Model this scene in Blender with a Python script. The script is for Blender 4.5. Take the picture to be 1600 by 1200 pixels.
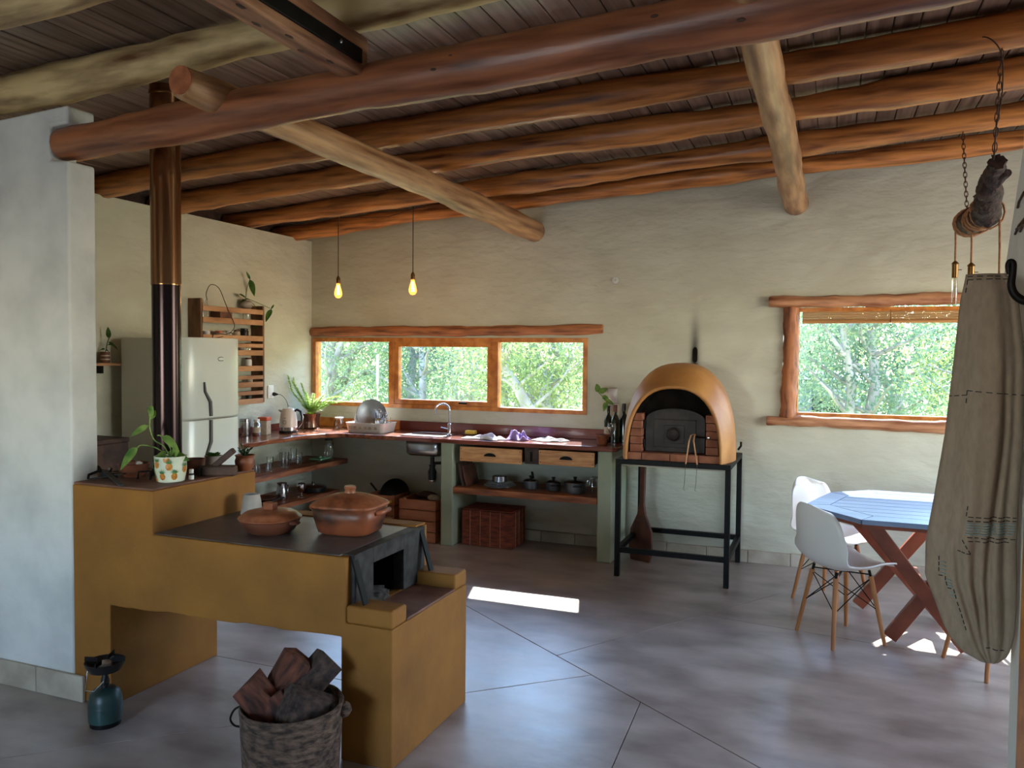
import bpy, bmesh, math, random
from mathutils import Vector, Matrix
random.seed(7)
PI = math.pi
for _o in list(bpy.data.objects): bpy.data.objects.remove(_o)
scn = bpy.context.scene
COL = scn.collection

# ------------------------------------------------------------------ camera
CAM_H, FPX = 1.6, 1250.0
def _axes():
    y = Vector((497., 43., -FPX)).normalized()
    x = -Vector((-3250., 77., -FPX)).normalized()
    x = (x - y * x.dot(y)).normalized()
    z = x.cross(y)
    return Matrix((x, y, z))
MC = _axes()                                    # camera coords -> world
CAMPOS = Vector((0, 0, CAM_H))
cd = bpy.data.cameras.new('camera'); cam = bpy.data.objects.new('camera', cd); COL.objects.link(cam)
cd.sensor_width = 36.0; cd.lens = FPX / 1600 * 36.0; cd.clip_start = .05; cd.clip_end = 300
cam.matrix_world = Matrix.Translation(CAMPOS) @ MC.to_4x4()
scn.camera = cam
def P(ax, val, px, py):                         # a photo pixel's sight line met with a plane of the room
    r = MC @ Vector((px - 800, -(py - 600), -FPX)); i = 'XYZ'.index(ax)
    return CAMPOS + r * ((val - CAMPOS[i]) / r[i])

# ------------------------------------------------------------------ world, sun, daylight
scn.view_settings.view_transform = 'Standard'; scn.view_settings.look = 'None'
scn.view_settings.exposure = 0.16; scn.view_settings.gamma = 1.0; scn.view_settings.use_curve_mapping = False
w = bpy.data.worlds.new('sky'); scn.world = w; w.use_nodes = True
nt = w.node_tree; nt.nodes.clear()
sky = nt.nodes.new('ShaderNodeTexSky'); sky.sky_type = 'NISHITA'; sky.sun_disc = False
sky.dust_density = .15; sky.ozone_density = 4.0; sky.air_density = 1.2; sky.sun_elevation = math.radians(42.4); sky.sun_rotation = math.radians(-16)
bg = nt.nodes.new('ShaderNodeBackground'); bg.inputs[1].default_value = 2.3
wo = nt.nodes.new('ShaderNodeOutputWorld')
nt.links.new(sky.outputs[0], bg.inputs[0]); nt.links.new(bg.outputs[0], wo.inputs[0])
SUND = Vector((.29, -1, -.952)).normalized()
sd = bpy.data.lights.new('sun', 'SUN'); sd.energy = 24.0; sd.angle = math.radians(.55); sd.color = (1, .96, .90)
so = bpy.data.objects.new('sun', sd); COL.objects.link(so); so.location = (-3, 12, 9)
so.rotation_euler = SUND.to_track_quat('-Z', 'Y').to_euler()
def area(name, loc, direction, sx, sy, power, col):
    l = bpy.data.lights.new(name, 'AREA'); l.shape = 'RECTANGLE'; l.size = sx; l.size_y = sy; l.energy = power; l.color = col
    o = bpy.data.objects.new(name, l); COL.objects.link(o); o.location = loc
    o.rotation_euler = Vector(direction).to_track_quat('-Z', 'Z').to_euler()
    return o
area('daylight_rear_window', (-2.2, -2.42, 1.45), (0, 1, 0), 1.7, 1.1, 42, (.70, .84, 1.0))
area('daylight_dining_window', (3.15, 4.6, 1.5), (-1, 0, 0), 2.4, 1.6, 58, (1.0, .95, .90))

# ------------------------------------------------------------------ materials
def lin(c):
    c = c / 255.
    return c / 12.92 if c <= .04045 else ((c + .055) / 1.055) ** 2.4
def rgb(r, g, b): return (lin(r), lin(g), lin(b), 1)
MATS = {}
def mat(name, c1, c2=None, rough=.6, metal=0., scale=(6, 6, 6), detail=4, bump=0., bscale=None, spec=.5, rnd=0., coat=0., lo=.35, hi=.65, rvar=0.):
    m = bpy.data.materials.new(name); m.use_nodes = True; n = m.node_tree.nodes; l = m.node_tree.links
    p = n['Principled BSDF']; p.inputs['Roughness'].default_value = rough; p.inputs['Metallic'].default_value = metal
    p.inputs['Specular IOR Level'].default_value = spec; p.inputs['Coat Weight'].default_value = coat
    p.inputs['Base Color'].default_value = c1
    tc = n.new('ShaderNodeTexCoord'); mp = n.new('ShaderNodeMapping'); mp.inputs['Scale'].default_value = scale
    l.new(tc.outputs['Object'], mp.inputs[0])
    if rnd:
        oi = n.new('ShaderNodeObjectInfo'); ad = n.new('ShaderNodeVectorMath'); ad.operation = 'SCALE'; ad.inputs[3].default_value = 37
        cb = n.new('ShaderNodeCombineXYZ'); l.new(oi.outputs['Random'], cb.inputs[0]); l.new(oi.outputs['Random'], cb.inputs[1])
        l.new(cb.outputs[0], ad.inputs[0]); l.new(ad.outputs[0], mp.inputs['Location'])
    no = n.new('ShaderNodeTexNoise'); no.inputs['Scale'].default_value = 1; no.inputs['Detail'].default_value = detail
    l.new(mp.outputs[0], no.inputs['Vector'])
    out = None
    if c2:
        r = n.new('ShaderNodeValToRGB'); r.color_ramp.elements[0].position = lo; r.color_ramp.elements[1].position = hi
        r.color_ramp.elements[0].color = c1; r.color_ramp.elements[1].color = c2
        l.new(no.outputs['Fac'], r.inputs[0]); out = r.outputs[0]
        if rnd:
            hs = n.new('ShaderNodeHueSaturation'); mr = n.new('ShaderNodeMapRange')
            mr.inputs[3].default_value = 1 - rnd; mr.inputs[4].default_value = 1 + rnd
            l.new(oi.outputs['Random'], mr.inputs[0]); l.new(mr.outputs[0], hs.inputs['Value']); l.new(out, hs.inputs['Color']); out = hs.outputs[0]
        l.new(out, p.inputs['Base Color'])
    if rvar:
        mr2 = n.new('ShaderNodeMapRange'); mr2.inputs[1].default_value = .3; mr2.inputs[2].default_value = .7
        mr2.inputs[3].default_value = rough - rvar; mr2.inputs[4].default_value = rough + rvar
        l.new(no.outputs['Fac'], mr2.inputs[0]); l.new(mr2.outputs[0], p.inputs['Roughness'])
    if bump:
        if bscale:
            mp2 = n.new('ShaderNodeMapping'); mp2.inputs['Scale'].default_value = bscale; l.new(tc.outputs['Object'], mp2.inputs[0])
            nb = n.new('ShaderNodeTexNoise'); nb.inputs['Scale'].default_value = 1; nb.inputs['Detail'].default_value = 5
            l.new(mp2.outputs[0], nb.inputs['Vector'])
        else: nb = no
        b = n.new('ShaderNodeBump'); b.inputs['Strength'].default_value = bump; b.inputs['Distance'].default_value = .02
        l.new(nb.outputs['Fac'], b.inputs['Height']); l.new(b.outputs[0], p.inputs['Normal'])
    MATS[name] = m
    return m
def glass(name, tint=(1, 1, 1, 1), refl=.07, rough=.02):
    m = bpy.data.materials.new(name); m.use_nodes = True; n = m.node_tree.nodes; l = m.node_tree.links; n.clear()
    t = n.new('ShaderNodeBsdfTransparent'); t.inputs[0].default_value = tint
    g = n.new('ShaderNodeBsdfGlossy'); g.inputs['Roughness'].default_value = rough
    lw = n.new('ShaderNodeLayerWeight'); lw.inputs[0].default_value = .25
    mr = n.new('ShaderNodeMapRange'); mr.inputs[3].default_value = refl; mr.inputs[4].default_value = .6
    mx = n.new('ShaderNodeMixShader'); o = n.new('ShaderNodeOutputMaterial')
    l.new(lw.outputs['Fresnel'], mr.inputs[0]); l.new(mr.outputs[0], mx.inputs[0]); l.new(t.outputs[0], mx.inputs[1]); l.new(g.outputs[0], mx.inputs[2]); l.new(mx.outputs[0], o.inputs[0])
    MATS[name] = m; return m
def leafmat(name, c1, c2, sc=3., tr=.55):
    m = mat(name, c1, c2, rough=.5, scale=(sc, sc, sc), spec=.3)
    n = m.node_tree.nodes; l = m.node_tree.links; p = n['Principled BSDF']; o = n['Material Output']
    t = n.new('ShaderNodeBsdfTranslucent'); mx = n.new('ShaderNodeMixShader'); mx.inputs[0].default_value = tr
    l.new(p.inputs['Base Color'].links[0].from_socket, t.inputs[0])
    l.new(p.outputs[0], mx.inputs[1]); l.new(t.outputs[0], mx.inputs[2]); l.new(mx.outputs[0], o.inputs[0])
    return m
def emit(name, col, s):
    m = bpy.data.materials.new(name); m.use_nodes = True; n = m.node_tree.nodes; l = m.node_tree.links; n.clear()
    e = n.new('ShaderNodeEmission'); e.inputs[0].default_value = col; e.inputs[1].default_value = s
    o = n.new('ShaderNodeOutputMaterial'); l.new(e.outputs[0], o.inputs[0]); MATS[name] = m; return m

PLASTER = mat('mint_plaster', rgb(183, 180, 160), rgb(209, 208, 190), rough=.85, scale=(2.6, 2.6, 5), bump=.72, bscale=(7, 7, 16), detail=8, lo=.15, hi=.85)
PLASTER_W = mat('white_plaster', rgb(190, 190, 186), rgb(218, 216, 211), rough=.85, scale=(4, 4, 4), bump=.6, bscale=(8, 8, 8), lo=.25)
# soot streak above the oven flue, part of the back wall's own material
def soot(m):
    n = m.node_tree.nodes; l = m.node_tree.links; p = n['Principled BSDF']; src = p.inputs['Base Color'].links[0].from_socket
    g = n.new('ShaderNodeNewGeometry'); s = n.new('ShaderNodeSeparateXYZ'); l.new(g.outputs['Position'], s.inputs[0])
    def mth(op, a, b=None):
        q = n.new('ShaderNodeMath'); q.operation = op
        for i, v in enumerate((a, b)):
            if v is None: continue
            if isinstance(v, (int, float)): q.inputs[i].default_value = v
            else: l.new(v, q.inputs[i])
        return q.outputs[0]
    dx = mth('DIVIDE', mth('SUBTRACT', s.outputs[0], -.995), .034)
    gx = mth('POWER', 2.718, mth('MULTIPLY', mth('MULTIPLY', dx, dx), -1))
    mr = n.new('ShaderNodeMapRange'); mr.interpolation_type = 'SMOOTHSTEP'; mr.inputs[1].default_value = 2.05; mr.inputs[2].default_value = 1.55
    l.new(s.outputs[2], mr.inputs[0])
    mr2 = n.new('ShaderNodeMapRange'); mr2.inputs[1].default_value = 1.2; mr2.inputs[2].default_value = 1.5; l.new(s.outputs[2], mr2.inputs[0])
    f = mth('MULTIPLY', mth('MULTIPLY', gx, mr.outputs[0]), mth('MULTIPLY', mr2.outputs[0], .95))
    mx = n.new('ShaderNodeMix'); mx.data_type = 'RGBA'; l.new(f, mx.inputs[0]); l.new(src, mx.inputs[6]); mx.inputs[7].default_value = rgb(30, 26, 22)
    l.new(mx.outputs[2], p.inputs['Base Color'])
soot(PLASTER)
FLOOR = mat('polished_concrete', rgb(96, 79, 71), rgb(200, 188, 182), rough=.33, scale=(2.6, 4.6, 2.6), detail=9, bump=.05, bscale=(10, 16, 10), lo=.15, hi=.85, rvar=.035, spec=.8)
GROUT = mat('dark_joint', rgb(60, 52, 48), rough=.9)
LOG = mat('peeled_log', rgb(98, 50, 22), rgb(214, 140, 74), rough=.34, scale=(2.2, 26, 26), detail=7, bump=.3, lo=.28, hi=.62, rnd=.08)
LOGY = mat('peeled_log_cross', rgb(128, 84, 52), rgb(204, 158, 112), rough=.45, scale=(24, 2.0, 24), detail=6, bump=.2, lo=.3, hi=.65)
LOGPALE = mat('pale_log', rgb(104, 68, 36), rgb(214, 184, 130), rough=.5, scale=(2.6, 14, 14), detail=6, bump=.25, lo=.3, hi=.6)
LOGRED = mat('reddish_beam', rgb(92, 50, 32), rgb(172, 106, 70), rough=.36, scale=(2.2, 24, 24), detail=7, bump=.2, lo=.3, hi=.68)
LOGEND = mat('log_end', rgb(150, 84, 50), rgb(182, 108, 66), rough=.7, scale=(30, 8, 30))
TIMBER = mat('square_timber', rgb(104, 62, 42), rgb(178, 126, 92), rough=.6, scale=(26, 3, 26), detail=6, bump=.2)
PLANK = mat('ceiling_plank', rgb(78, 58, 49), rgb(156, 130, 115), rough=.34, scale=(34, 1.6, 34), detail=7, bump=.15, rnd=.22, lo=.25, hi=.75)
LINTEL = mat('lintel_log', rgb(92, 50, 32), rgb(186, 118, 76), rough=.55, scale=(3, 30, 30), detail=6, bump=.3, lo=.3, hi=.6)
LINTELV = mat('upright_half_log', rgb(92, 50, 32), rgb(186, 118, 76), rough=.55, scale=(30, 30, 3), detail=6, bump=.3, lo=.3, hi=.6)
SILLLOG = mat('sill_log', rgb(134, 78, 50), rgb(206, 150, 110), rough=.45, scale=(3, 26, 26), detail=6, bump=.15)
FRAME = mat('varnished_pine', rgb(172, 98, 38), rgb(214, 140, 66), rough=.33, scale=(14, 14, 14), detail=6)
OCHRE = mat('ochre_render', rgb(126, 80, 22), rgb(156, 103, 32), rough=.75, scale=(4, 4, 4), detail=8, bump=.2, bscale=(18, 18, 18), lo=.25, hi=.75)
OCHRETOP = mat('worn_red_cement', rgb(92, 56, 44), rgb(134, 92, 74), rough=.6, scale=(7, 7, 7), detail=6, bump=.15)
HOB = mat('dark_cement_hob', rgb(50, 40, 38), rgb(112, 104, 102), rough=.42, scale=(12, 12, 12), detail=9, bump=.15, rvar=.10, lo=.25, hi=.75)
IRON = mat('black_iron', rgb(12, 11, 11), rgb(20, 18, 17), rough=.5, metal=.0, scale=(20, 20, 20), spec=.15)
IRONPL = mat('grey_cast_plate', rgb(36, 34, 34), rgb(62, 60, 59), rough=.6, metal=.0, scale=(20, 20, 20), bump=.15, spec=.25)
ASH = mat('ash', rgb(30, 27, 25), rgb(80, 74, 68), rough=1, scale=(40, 40, 40), bump=.5)
PIPELO = mat('heat_tinted_steel', rgb(36, 30, 32), rgb(58, 46, 47), rough=.2, metal=.95, scale=(3, 3, .6))
PIPEHI = mat('bronzed_steel', rgb(128, 92, 62), rgb(150, 112, 78), rough=.2, metal=.95, scale=(3, 3, .6))
STEEL = mat('stainless', rgb(170, 170, 172), rgb(196, 196, 198), rough=.25, metal=1., scale=(8, 8, 8))
CHROME = mat('chrome', rgb(220, 220, 224), rough=.08, metal=1.)
DARKSTEEL = mat('dark_pan_metal', rgb(40, 40, 42), rgb(60, 60, 62), rough=.35, metal=.7, scale=(12, 12, 12))
GREYPAN = mat('hard_anodised', rgb(92, 92, 94), rgb(112, 112, 114), rough=.35, metal=.6, scale=(12, 12, 12))
CLAY = mat('terracotta', rgb(112, 58, 34), rgb(158, 90, 56), rough=.5, scale=(22, 22, 22), detail=6)
CLAYLID = mat('terracotta_lid', rgb(130, 72, 46), rgb(168, 104, 72), rough=.36, scale=(22, 22, 22), detail=6)
CLAYDK = mat('dark_terracotta', rgb(78, 42, 30), rgb(116, 66, 46), rough=.55, scale=(9, 9, 9), detail=6)
CLAYCH = mat('sooty_terracotta', rgb(58, 33, 24), rgb(150, 82, 52), rough=.45, scale=(5, 5, 9), detail=6, lo=.38, hi=.6)
WHITEAPP = mat('white_enamel', rgb(222, 226, 216), rough=.22)
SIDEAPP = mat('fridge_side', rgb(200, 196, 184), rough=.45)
GREYPL = mat('grey_plastic', rgb(86, 82, 82), rough=.4)
BLACKPL = mat('black_plastic', rgb(24, 24, 26), rough=.4)
WHITEPL = mat('white_plastic', rgb(232, 230, 226), rough=.35)
CREAM = mat('cream_enamel', rgb(226, 214, 200), rough=.3)
COUNTER = mat('red_stained_wood', rgb(82, 34, 28), rgb(140, 72, 54), rough=.2, scale=(3, 30, 30), detail=6, coat=.4)
COUNTERL = mat('live_edge_wood', rgb(92, 46, 28), rgb(166, 98, 62), rough=.25, scale=(30, 4, 30), detail=6, coat=.3)
EDGEW = mat('counter_bare_edge', rgb(140, 78, 44), rgb(176, 108, 66), rough=.5, scale=(8, 3, 8), detail=5)
SPLASH = mat('splash_board', rgb(100, 44, 38), rgb(128, 60, 50), rough=.25, scale=(1.5, 6, 6), detail=5, coat=.3)
SHELFW = mat('shelf_board', rgb(100, 54, 34), rgb(174, 110, 74), rough=.55, scale=(30, 4, 30), detail=6, bump=.08)
SHELFX = mat('shelf_board_back', rgb(104, 52, 28), rgb(184, 110, 64), rough=.55, scale=(4, 30, 30), detail=6, bump=.08)
DRAWERW = mat('pine_drawer', rgb(190, 124, 72), rgb(224, 164, 108), rough=.55, scale=(6, 30, 40), detail=6)
CRATEW = mat('crate_slat', rgb(150, 88, 56), rgb(186, 120, 82), rough=.65, scale=(3, 10, 14), detail=5)
PALLET = mat('pallet_wood', rgb(150, 102, 66), rgb(200, 152, 110), rough=.7, scale=(10, 3, 10), detail=6, bump=.1)
PALLETD = mat('pallet_wood_dark', rgb(84, 56, 36), rgb(136, 96, 64), rough=.7, scale=(14, 14, 4), detail=6, bump=.1)
WICKER = mat('red_wicker', rgb(104, 44, 30), rgb(150, 72, 46), rough=.6, scale=(16, 16, 60), detail=3)
WICKERL = mat('wicker_string', rgb(196, 140, 96), rough=.7)
PILLAR = mat('green_render', rgb(150, 158, 132), rgb(170, 174, 148), rough=.8, scale=(3, 3, 3), bump=.15, bscale=(10, 10, 10))
BRICK = mat('oven_brick', rgb(128, 72, 50), rgb(164, 104, 76), rough=.85, scale=(9, 9, 9), detail=6, bump=.2, rnd=.15)
SKIRT = mat('skirting_tile', rgb(158, 146, 128), rgb(186, 176, 158), rough=.7, scale=(6, 6, 6), detail=5, bump=.12, rnd=.06)
DOME = mat('ochre_clay_dome', rgb(156, 98, 46), rgb(198, 140, 76), rough=.5, scale=(5, 5, 5), detail=7, lo=.25, hi=.75)
SOOT = mat('sooty_clay', rgb(14, 12, 11), rgb(34, 28, 24), rough=.95, scale=(8, 8, 8), spec=.1)
DOORIRON = mat('oven_door_iron', rgb(32, 26, 26), rgb(54, 45, 43), rough=.5, metal=.2, scale=(16, 16, 16), spec=.3)
CHAIRW = mat('white_shell', rgb(236, 234, 230), rough=.32)
CHAIRLEG = mat('beech_leg', rgb(164, 104, 58), rgb(190, 130, 80), rough=.45, scale=(10, 10, 3), detail=4)
TABLEW = mat('blue_grey_table', rgb(104, 124, 158), rgb(132, 150, 180), rough=.28, scale=(3, 10, 10), detail=5)
TABLELEG = mat('red_brown_trestle', rgb(112, 54, 36), rgb(146, 78, 54), rough=.4, scale=(6, 6, 6), detail=5)
LINEN = mat('natural_linen', rgb(132, 116, 100), rgb(144, 128, 111), rough=.95, scale=(90, 90, 30), bump=.04)
THREAD = mat('dark_thread', rgb(34, 32, 36), rough=.9)
TEAL = mat('teal_thread', rgb(126, 146, 146), rough=.9)
DRIFT = mat('driftwood_bark', rgb(30, 19, 16), rgb(74, 50, 42), rough=.8, scale=(30, 18, 30), detail=8, bump=1.0)
ROPE = mat('jute_rope', rgb(150, 104, 70), rgb(180, 134, 96), rough=.9, scale=(60, 60, 60))
BRASS = mat('aged_brass', rgb(120, 88, 50), rgb(150, 116, 70), rough=.35, metal=.9, scale=(20, 20, 20))
CORD = mat('brown_cord', rgb(74, 52, 40), rough=.9)
RUST = mat('rusty_chain', rgb(74, 50, 38), rgb(104, 72, 54), rough=.6, metal=.5, scale=(40, 40, 40))
AMBER = glass('amber_glass', (1., .72, .36, 1), .06)
_n = AMBER.node_tree.nodes; _l = AMBER.node_tree.links; _o = [q for q in _n if q.type == 'OUTPUT_MATERIAL'][0]; _e = _n.new('ShaderNodeEmission'); _e.inputs[0].default_value = (1, .42, .08, 1); _e.inputs[1].default_value = 1.1
_a = _n.new('ShaderNodeAddShader'); _l.new(_o.inputs[0].links[0].from_socket, _a.inputs[0]); _l.new(_e.outputs[0], _a.inputs[1]); _l.new(_a.outputs[0], _o.inputs[0])
CLEAR = glass('clear_glass', (.97, .98, .97, 1), .08)
PANE = glass('window_glass', (.97, .99, .98, 1), .04)
GREENG = glass('green_glass', (.10, .26, .12, 1), .1)
BOTTLE = mat('dark_bottle', rgb(20, 34, 22), rough=.12, spec=.7)
FIL = emit('lit_filament', (1, .52, .16, 1), 26)
GASGREEN = mat('green_gas_bottle', rgb(24, 46, 46), rgb(44, 76, 74), rough=.4, scale=(9, 9, 9), detail=5)
BARK = mat('split_firewood', rgb(48, 26, 19), rgb(112, 62, 42), rough=.85, scale=(10, 45, 45), detail=6, bump=.4)
BARKD = mat('dark_bark', rgb(34, 25, 22), rgb(80, 62, 54), rough=.95, scale=(26, 40, 40), detail=7, bump=.6)
HIDE = mat('woven_basket', rgb(50, 37, 30), rgb(120, 96, 78), rough=.9, scale=(26, 26, 60), detail=9, bump=.9, lo=.35, hi=.7)
BAMBOO = mat('bamboo_blind', rgb(166, 112, 62), rgb(196, 144, 88), rough=.7, scale=(4, 20, 80))
LEAF = leafmat('pothos_leaf', rgb(62, 104, 40), rgb(150, 176, 92), 14, .25)
LEAFD = leafmat('dark_leaf', rgb(40, 74, 30), rgb(86, 124, 54), 14, .25)
FERN = leafmat('fern_leaf', rgb(150, 190, 70), rgb(206, 222, 120), 8, .5)
SUCC = leafmat('succulent', rgb(46, 62, 42), rgb(82, 100, 66), 14, .1)
SOIL = mat('soil', rgb(46, 34, 26), rgb(66, 50, 38), rough=1, scale=(60, 60, 60), bump=.4)
POTW = mat('glazed_white', rgb(206, 214, 190), rgb(226, 228, 208), rough=.25, scale=(14, 14, 14))
PINE_O = mat('print_orange', rgb(210, 144, 60), rgb(176, 104, 36), rough=.3, scale=(120, 120, 120), detail=1)
PINE_G = mat('print_green', rgb(50, 104, 56), rgb(84, 138, 78), rough=.3, scale=(60, 60, 60))
GREYPOT = mat('grey_ceramic', rgb(150, 140, 132), rgb(172, 162, 152), rough=.6, scale=(8, 8, 8))
COPPERPOT = mat('hammered_metal_pot', rgb(120, 92, 78), rgb(160, 132, 116), rough=.22, metal=.85, scale=(9, 9, 9), detail=5)
REDTIN = mat('orange_tin', rgb(206, 92, 56), rough=.4)
PAPER = mat('paper_label', rgb(196, 182, 160), rgb(176, 158, 134), rough=.8, scale=(40, 40, 40))
YELLOW = mat('yellow_plastic', rgb(226, 190, 70), rough=.5)
LILAC = mat('lilac_cloth', rgb(150, 128, 196), rgb(180, 160, 214), rough=.9, scale=(20, 20, 20))
WCLOTH = mat('white_cloth', rgb(206, 204, 214), rgb(226, 224, 230), rough=.9, scale=(14, 14, 14))
BLUEW = mat('pale_blue_china', rgb(190, 206, 226), rough=.25)
CHINA = mat('white_china', rgb(222, 220, 222), rough=.2)
GREENPL = mat('green_plastic', rgb(120, 180, 140), rough=.4)
DARKWOOD = mat('dark_carved_wood', rgb(52, 34, 28), rgb(86, 60, 48), rough=.7, scale=(12, 12, 12), detail=6, bump=.3)
TREEBARK = mat('tree_bark', rgb(120, 116, 114), rgb(166, 160, 156), rough=.9, scale=(4, 4, 2), detail=6)
GRASS = mat('dry_grass', rgb(150, 160, 92), rgb(190, 186, 124), rough=.95, scale=(1.5, 1.5, 1.5), detail=6)
TREE_M = [leafmat('foliage_bright', rgb(98, 124, 84), rgb(168, 184, 134), .9, .5),
          leafmat('foliage_mid', rgb(82, 108, 88), rgb(140, 160, 128), .9, .5),
          leafmat('foliage_yellow', rgb(120, 138, 82), rgb(176, 184, 126), .9, .5)]
OUTB = mat('outbuilding_wall', rgb(120, 132, 150), rgb(148, 158, 172), rough=.8, scale=(2, 2, 2))
OUTROOF = mat('pale_roof', rgb(206, 210, 214), rough=.6)

# ------------------------------------------------------------------ mesh helpers
def spl(pts, k=5):
    pts = [Vector(p) for p in pts]; out = []; n = len(pts) - 1
    for i in range(n):
        p0, p1, p2, p3 = pts[max(i-1, 0)], pts[i], pts[i+1], pts[min(i+2, n)]
        for j in range(k):
            u = j / k; out.append(.5 * ((2*p1) + (p2-p0)*u + (2*p0-5*p1+4*p2-p3)*u*u + (3*p1-p0-3*p2+p3)*u**3))
    return out + [pts[-1]]
class MB:
    def __init__(s): s.bm = bmesh.new()
    def box(s, x0, x1, y0, y1, z0, z1):
        v = [s.bm.verts.new(c) for c in ((x0,y0,z0),(x1,y0,z0),(x1,y1,z0),(x0,y1,z0),(x0,y0,z1),(x1,y0,z1),(x1,y1,z1),(x0,y1,z1))]
        for f in ((0,3,2,1),(4,5,6,7),(0,1,5,4),(1,2,6,5),(2,3,7,6),(3,0,4,7)): s.bm.faces.new([v[i] for i in f])
        return s
    def bar(s, p0, p1, wd, ht, up=(0,0,1)):
        p0 = Vector(p0); p1 = Vector(p1); d = (p1 - p0).normalized(); u = Vector(up)
        sd = d.cross(u)
        if sd.length < 1e-4: sd = d.cross(Vector((1,0,0)))
        sd.normalize(); u = sd.cross(d).normalized(); vs = []
        for p in (p0, p1):
            for a, b in ((-1,-1),(1,-1),(1,1),(-1,1)): vs.append(s.bm.verts.new(p + sd * (a * wd / 2) + u * (b * ht / 2)))
        for f in ((3,2,1,0),(4,5,6,7),(0,1,5,4),(1,2,6,5),(2,3,7,6),(3,0,4,7)): s.bm.faces.new([vs[i] for i in f])
        return s
    def tube(s, pts, r, n=10, cap=True, closed=False):
        pts = [Vector(p) for p in pts]; m = len(pts)
        rs = r if isinstance(r, (list, tuple)) else [r] * m
        rings = []; prev = None
        for i, p in enumerate(pts):
            if closed: t = pts[(i + 1) % m] - pts[i - 1]
            else: t = pts[min(i + 1, m - 1)] - pts[max(i - 1, 0)]
            t.normalize()
            if prev is None:
                a = Vector((0,0,1)) if abs(t.z) < .9 else Vector((1,0,0)); u = t.cross(a).normalized()
            else: u = (prev - t * prev.dot(t)).normalized()
            prev = u; v = t.cross(u)
            rings.append([s.bm.verts.new(p + (u * math.cos(2*PI*k/n) + v * math.sin(2*PI*k/n)) * rs[i]) for k in range(n)])
        for i in range(m if closed else m - 1):
            A = rings[i]; B = rings[(i + 1) % m]
            for k in range(n):
                f = s.bm.faces.new((A[k], A[(k+1) % n], B[(k+1) % n], B[k])); f.smooth = True
        if cap and not closed:
            for R_, fl in ((rings[0], True), (rings[-1], False)):
                f = s.bm.faces.new(R_[::-1] if fl else R_)
                for e in f.edges: e.smooth = False
        return s
    def log(s, p0, p1, r0, r1, n=14, rings=26, wob=.006, bend=.008, seed=0):
        rd = random.Random(seed); p0 = Vector(p0); p1 = Vector(p1); pts = []; rs = []
        ph = [rd.uniform(0, 6.3) for _ in range(6)]; d = (p1 - p0).normalized()
        a = Vector((0,0,1)) if abs(d.z) < .8 else Vector((1,0,0)); sd = d.cross(a).normalized()
        for i in range(rings):
            t = i / (rings - 1)
            off = a * (bend * math.sin(t * 7 + ph[0]) + bend * .4 * math.sin(t * 19 + ph[1])) + sd * bend * math.sin(t * 9 + ph[2])
            rr = r0 + (r1 - r0) * t + wob * math.sin(t * 31 + ph[3]) * .6 + wob * rd.uniform(-.5, .5)
            pts.append(p0 + (p1 - p0) * t + off); rs.append(rr)
        pts = [pts[0] - d * .012] + pts + [pts[-1] + d * .012]; rs = [rs[0] * .86] + rs + [rs[-1] * .86]
        return s.tube(pts, rs, n)
    def lathe(s, prof, n=24, c=(0,0,0), ax='Z', cap=True):
        rings = []
        for r, z in prof:
            ring = []
            for k in range(n):
                a = 2*PI*k/n; x, y = r*math.cos(a), r*math.sin(a)
                q = (x, y, z) if ax == 'Z' else ((x, z, y) if ax == 'Y' else (z, x, y))
                ring.append(s.bm.verts.new((q[0]+c[0], q[1]+c[1], q[2]+c[2])))
            rings.append(ring)
        for A, B in zip(rings, rings[1:]):
            for k in range(n):
                f = s.bm.faces.new((A[k], A[(k+1)%n], B[(k+1)%n], B[k])); f.smooth = True
        if cap:
            for R_, fl in ((rings[0], 1), (rings[-1], 0)):
                f = s.bm.faces.new(R_[::-1] if fl else R_)
                for e in f.edges: e.smooth = False
        # sharp where the profile turns hard
        for i in range(1, len(prof) - 1):
            a = Vector((prof[i][0]-prof[i-1][0], prof[i][1]-prof[i-1][1])); b = Vector((prof[i+1][0]-prof[i][0], prof[i+1][1]-prof[i][1]))
            if a.length > 1e-6 and b.length > 1e-6 and a.angle(b) > .7:
                for k in range(n):
                    e = s.bm.edges.get((rings[i][k], rings[i][(k+1)%n]))
                    if e: e.smooth = False
        return s
    def prism(s, poly, z0, z1):
        a = [s.bm.verts.new((x, y, z0)) for x, y in poly]; b = [s.bm.verts.new((x, y, z1)) for x, y in poly]
        s.bm.faces.new(a[::-1]); s.bm.faces.new(b); m = len(poly)
        for i in range(m): s.bm.faces.new((a[i], a[(i+1)%m], b[(i+1)%m], b[i]))
        return s
    def prismX(s, poly, x0, x1):                 # polygon in (y,z), pushed along X
        a = [s.bm.verts.new((x0, y, z)) for y, z in poly]; b = [s.bm.verts.new((x1, y, z)) for y, z in poly]
        s.bm.faces.new(a[::-1]); s.bm.faces.new(b); m = len(poly)
        for i in range(m): s.bm.faces.new((a[i], a[(i+1)%m], b[(i+1)%m], b[i]))
        return s
    def prismY(s, poly, y0, y1):                 # polygon in (x,z), pushed along Y
        a = [s.bm.verts.new((x, y0, z)) for x, z in poly]; b = [s.bm.verts.new((x, y1, z)) for x, z in poly]
        s.bm.faces.new(a); s.bm.faces.new(b[::-1]); m = len(poly)
        for i in range(m): s.bm.faces.new((a[i], b[i], b[(i+1)%m], a[(i+1)%m]))
        return s
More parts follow.
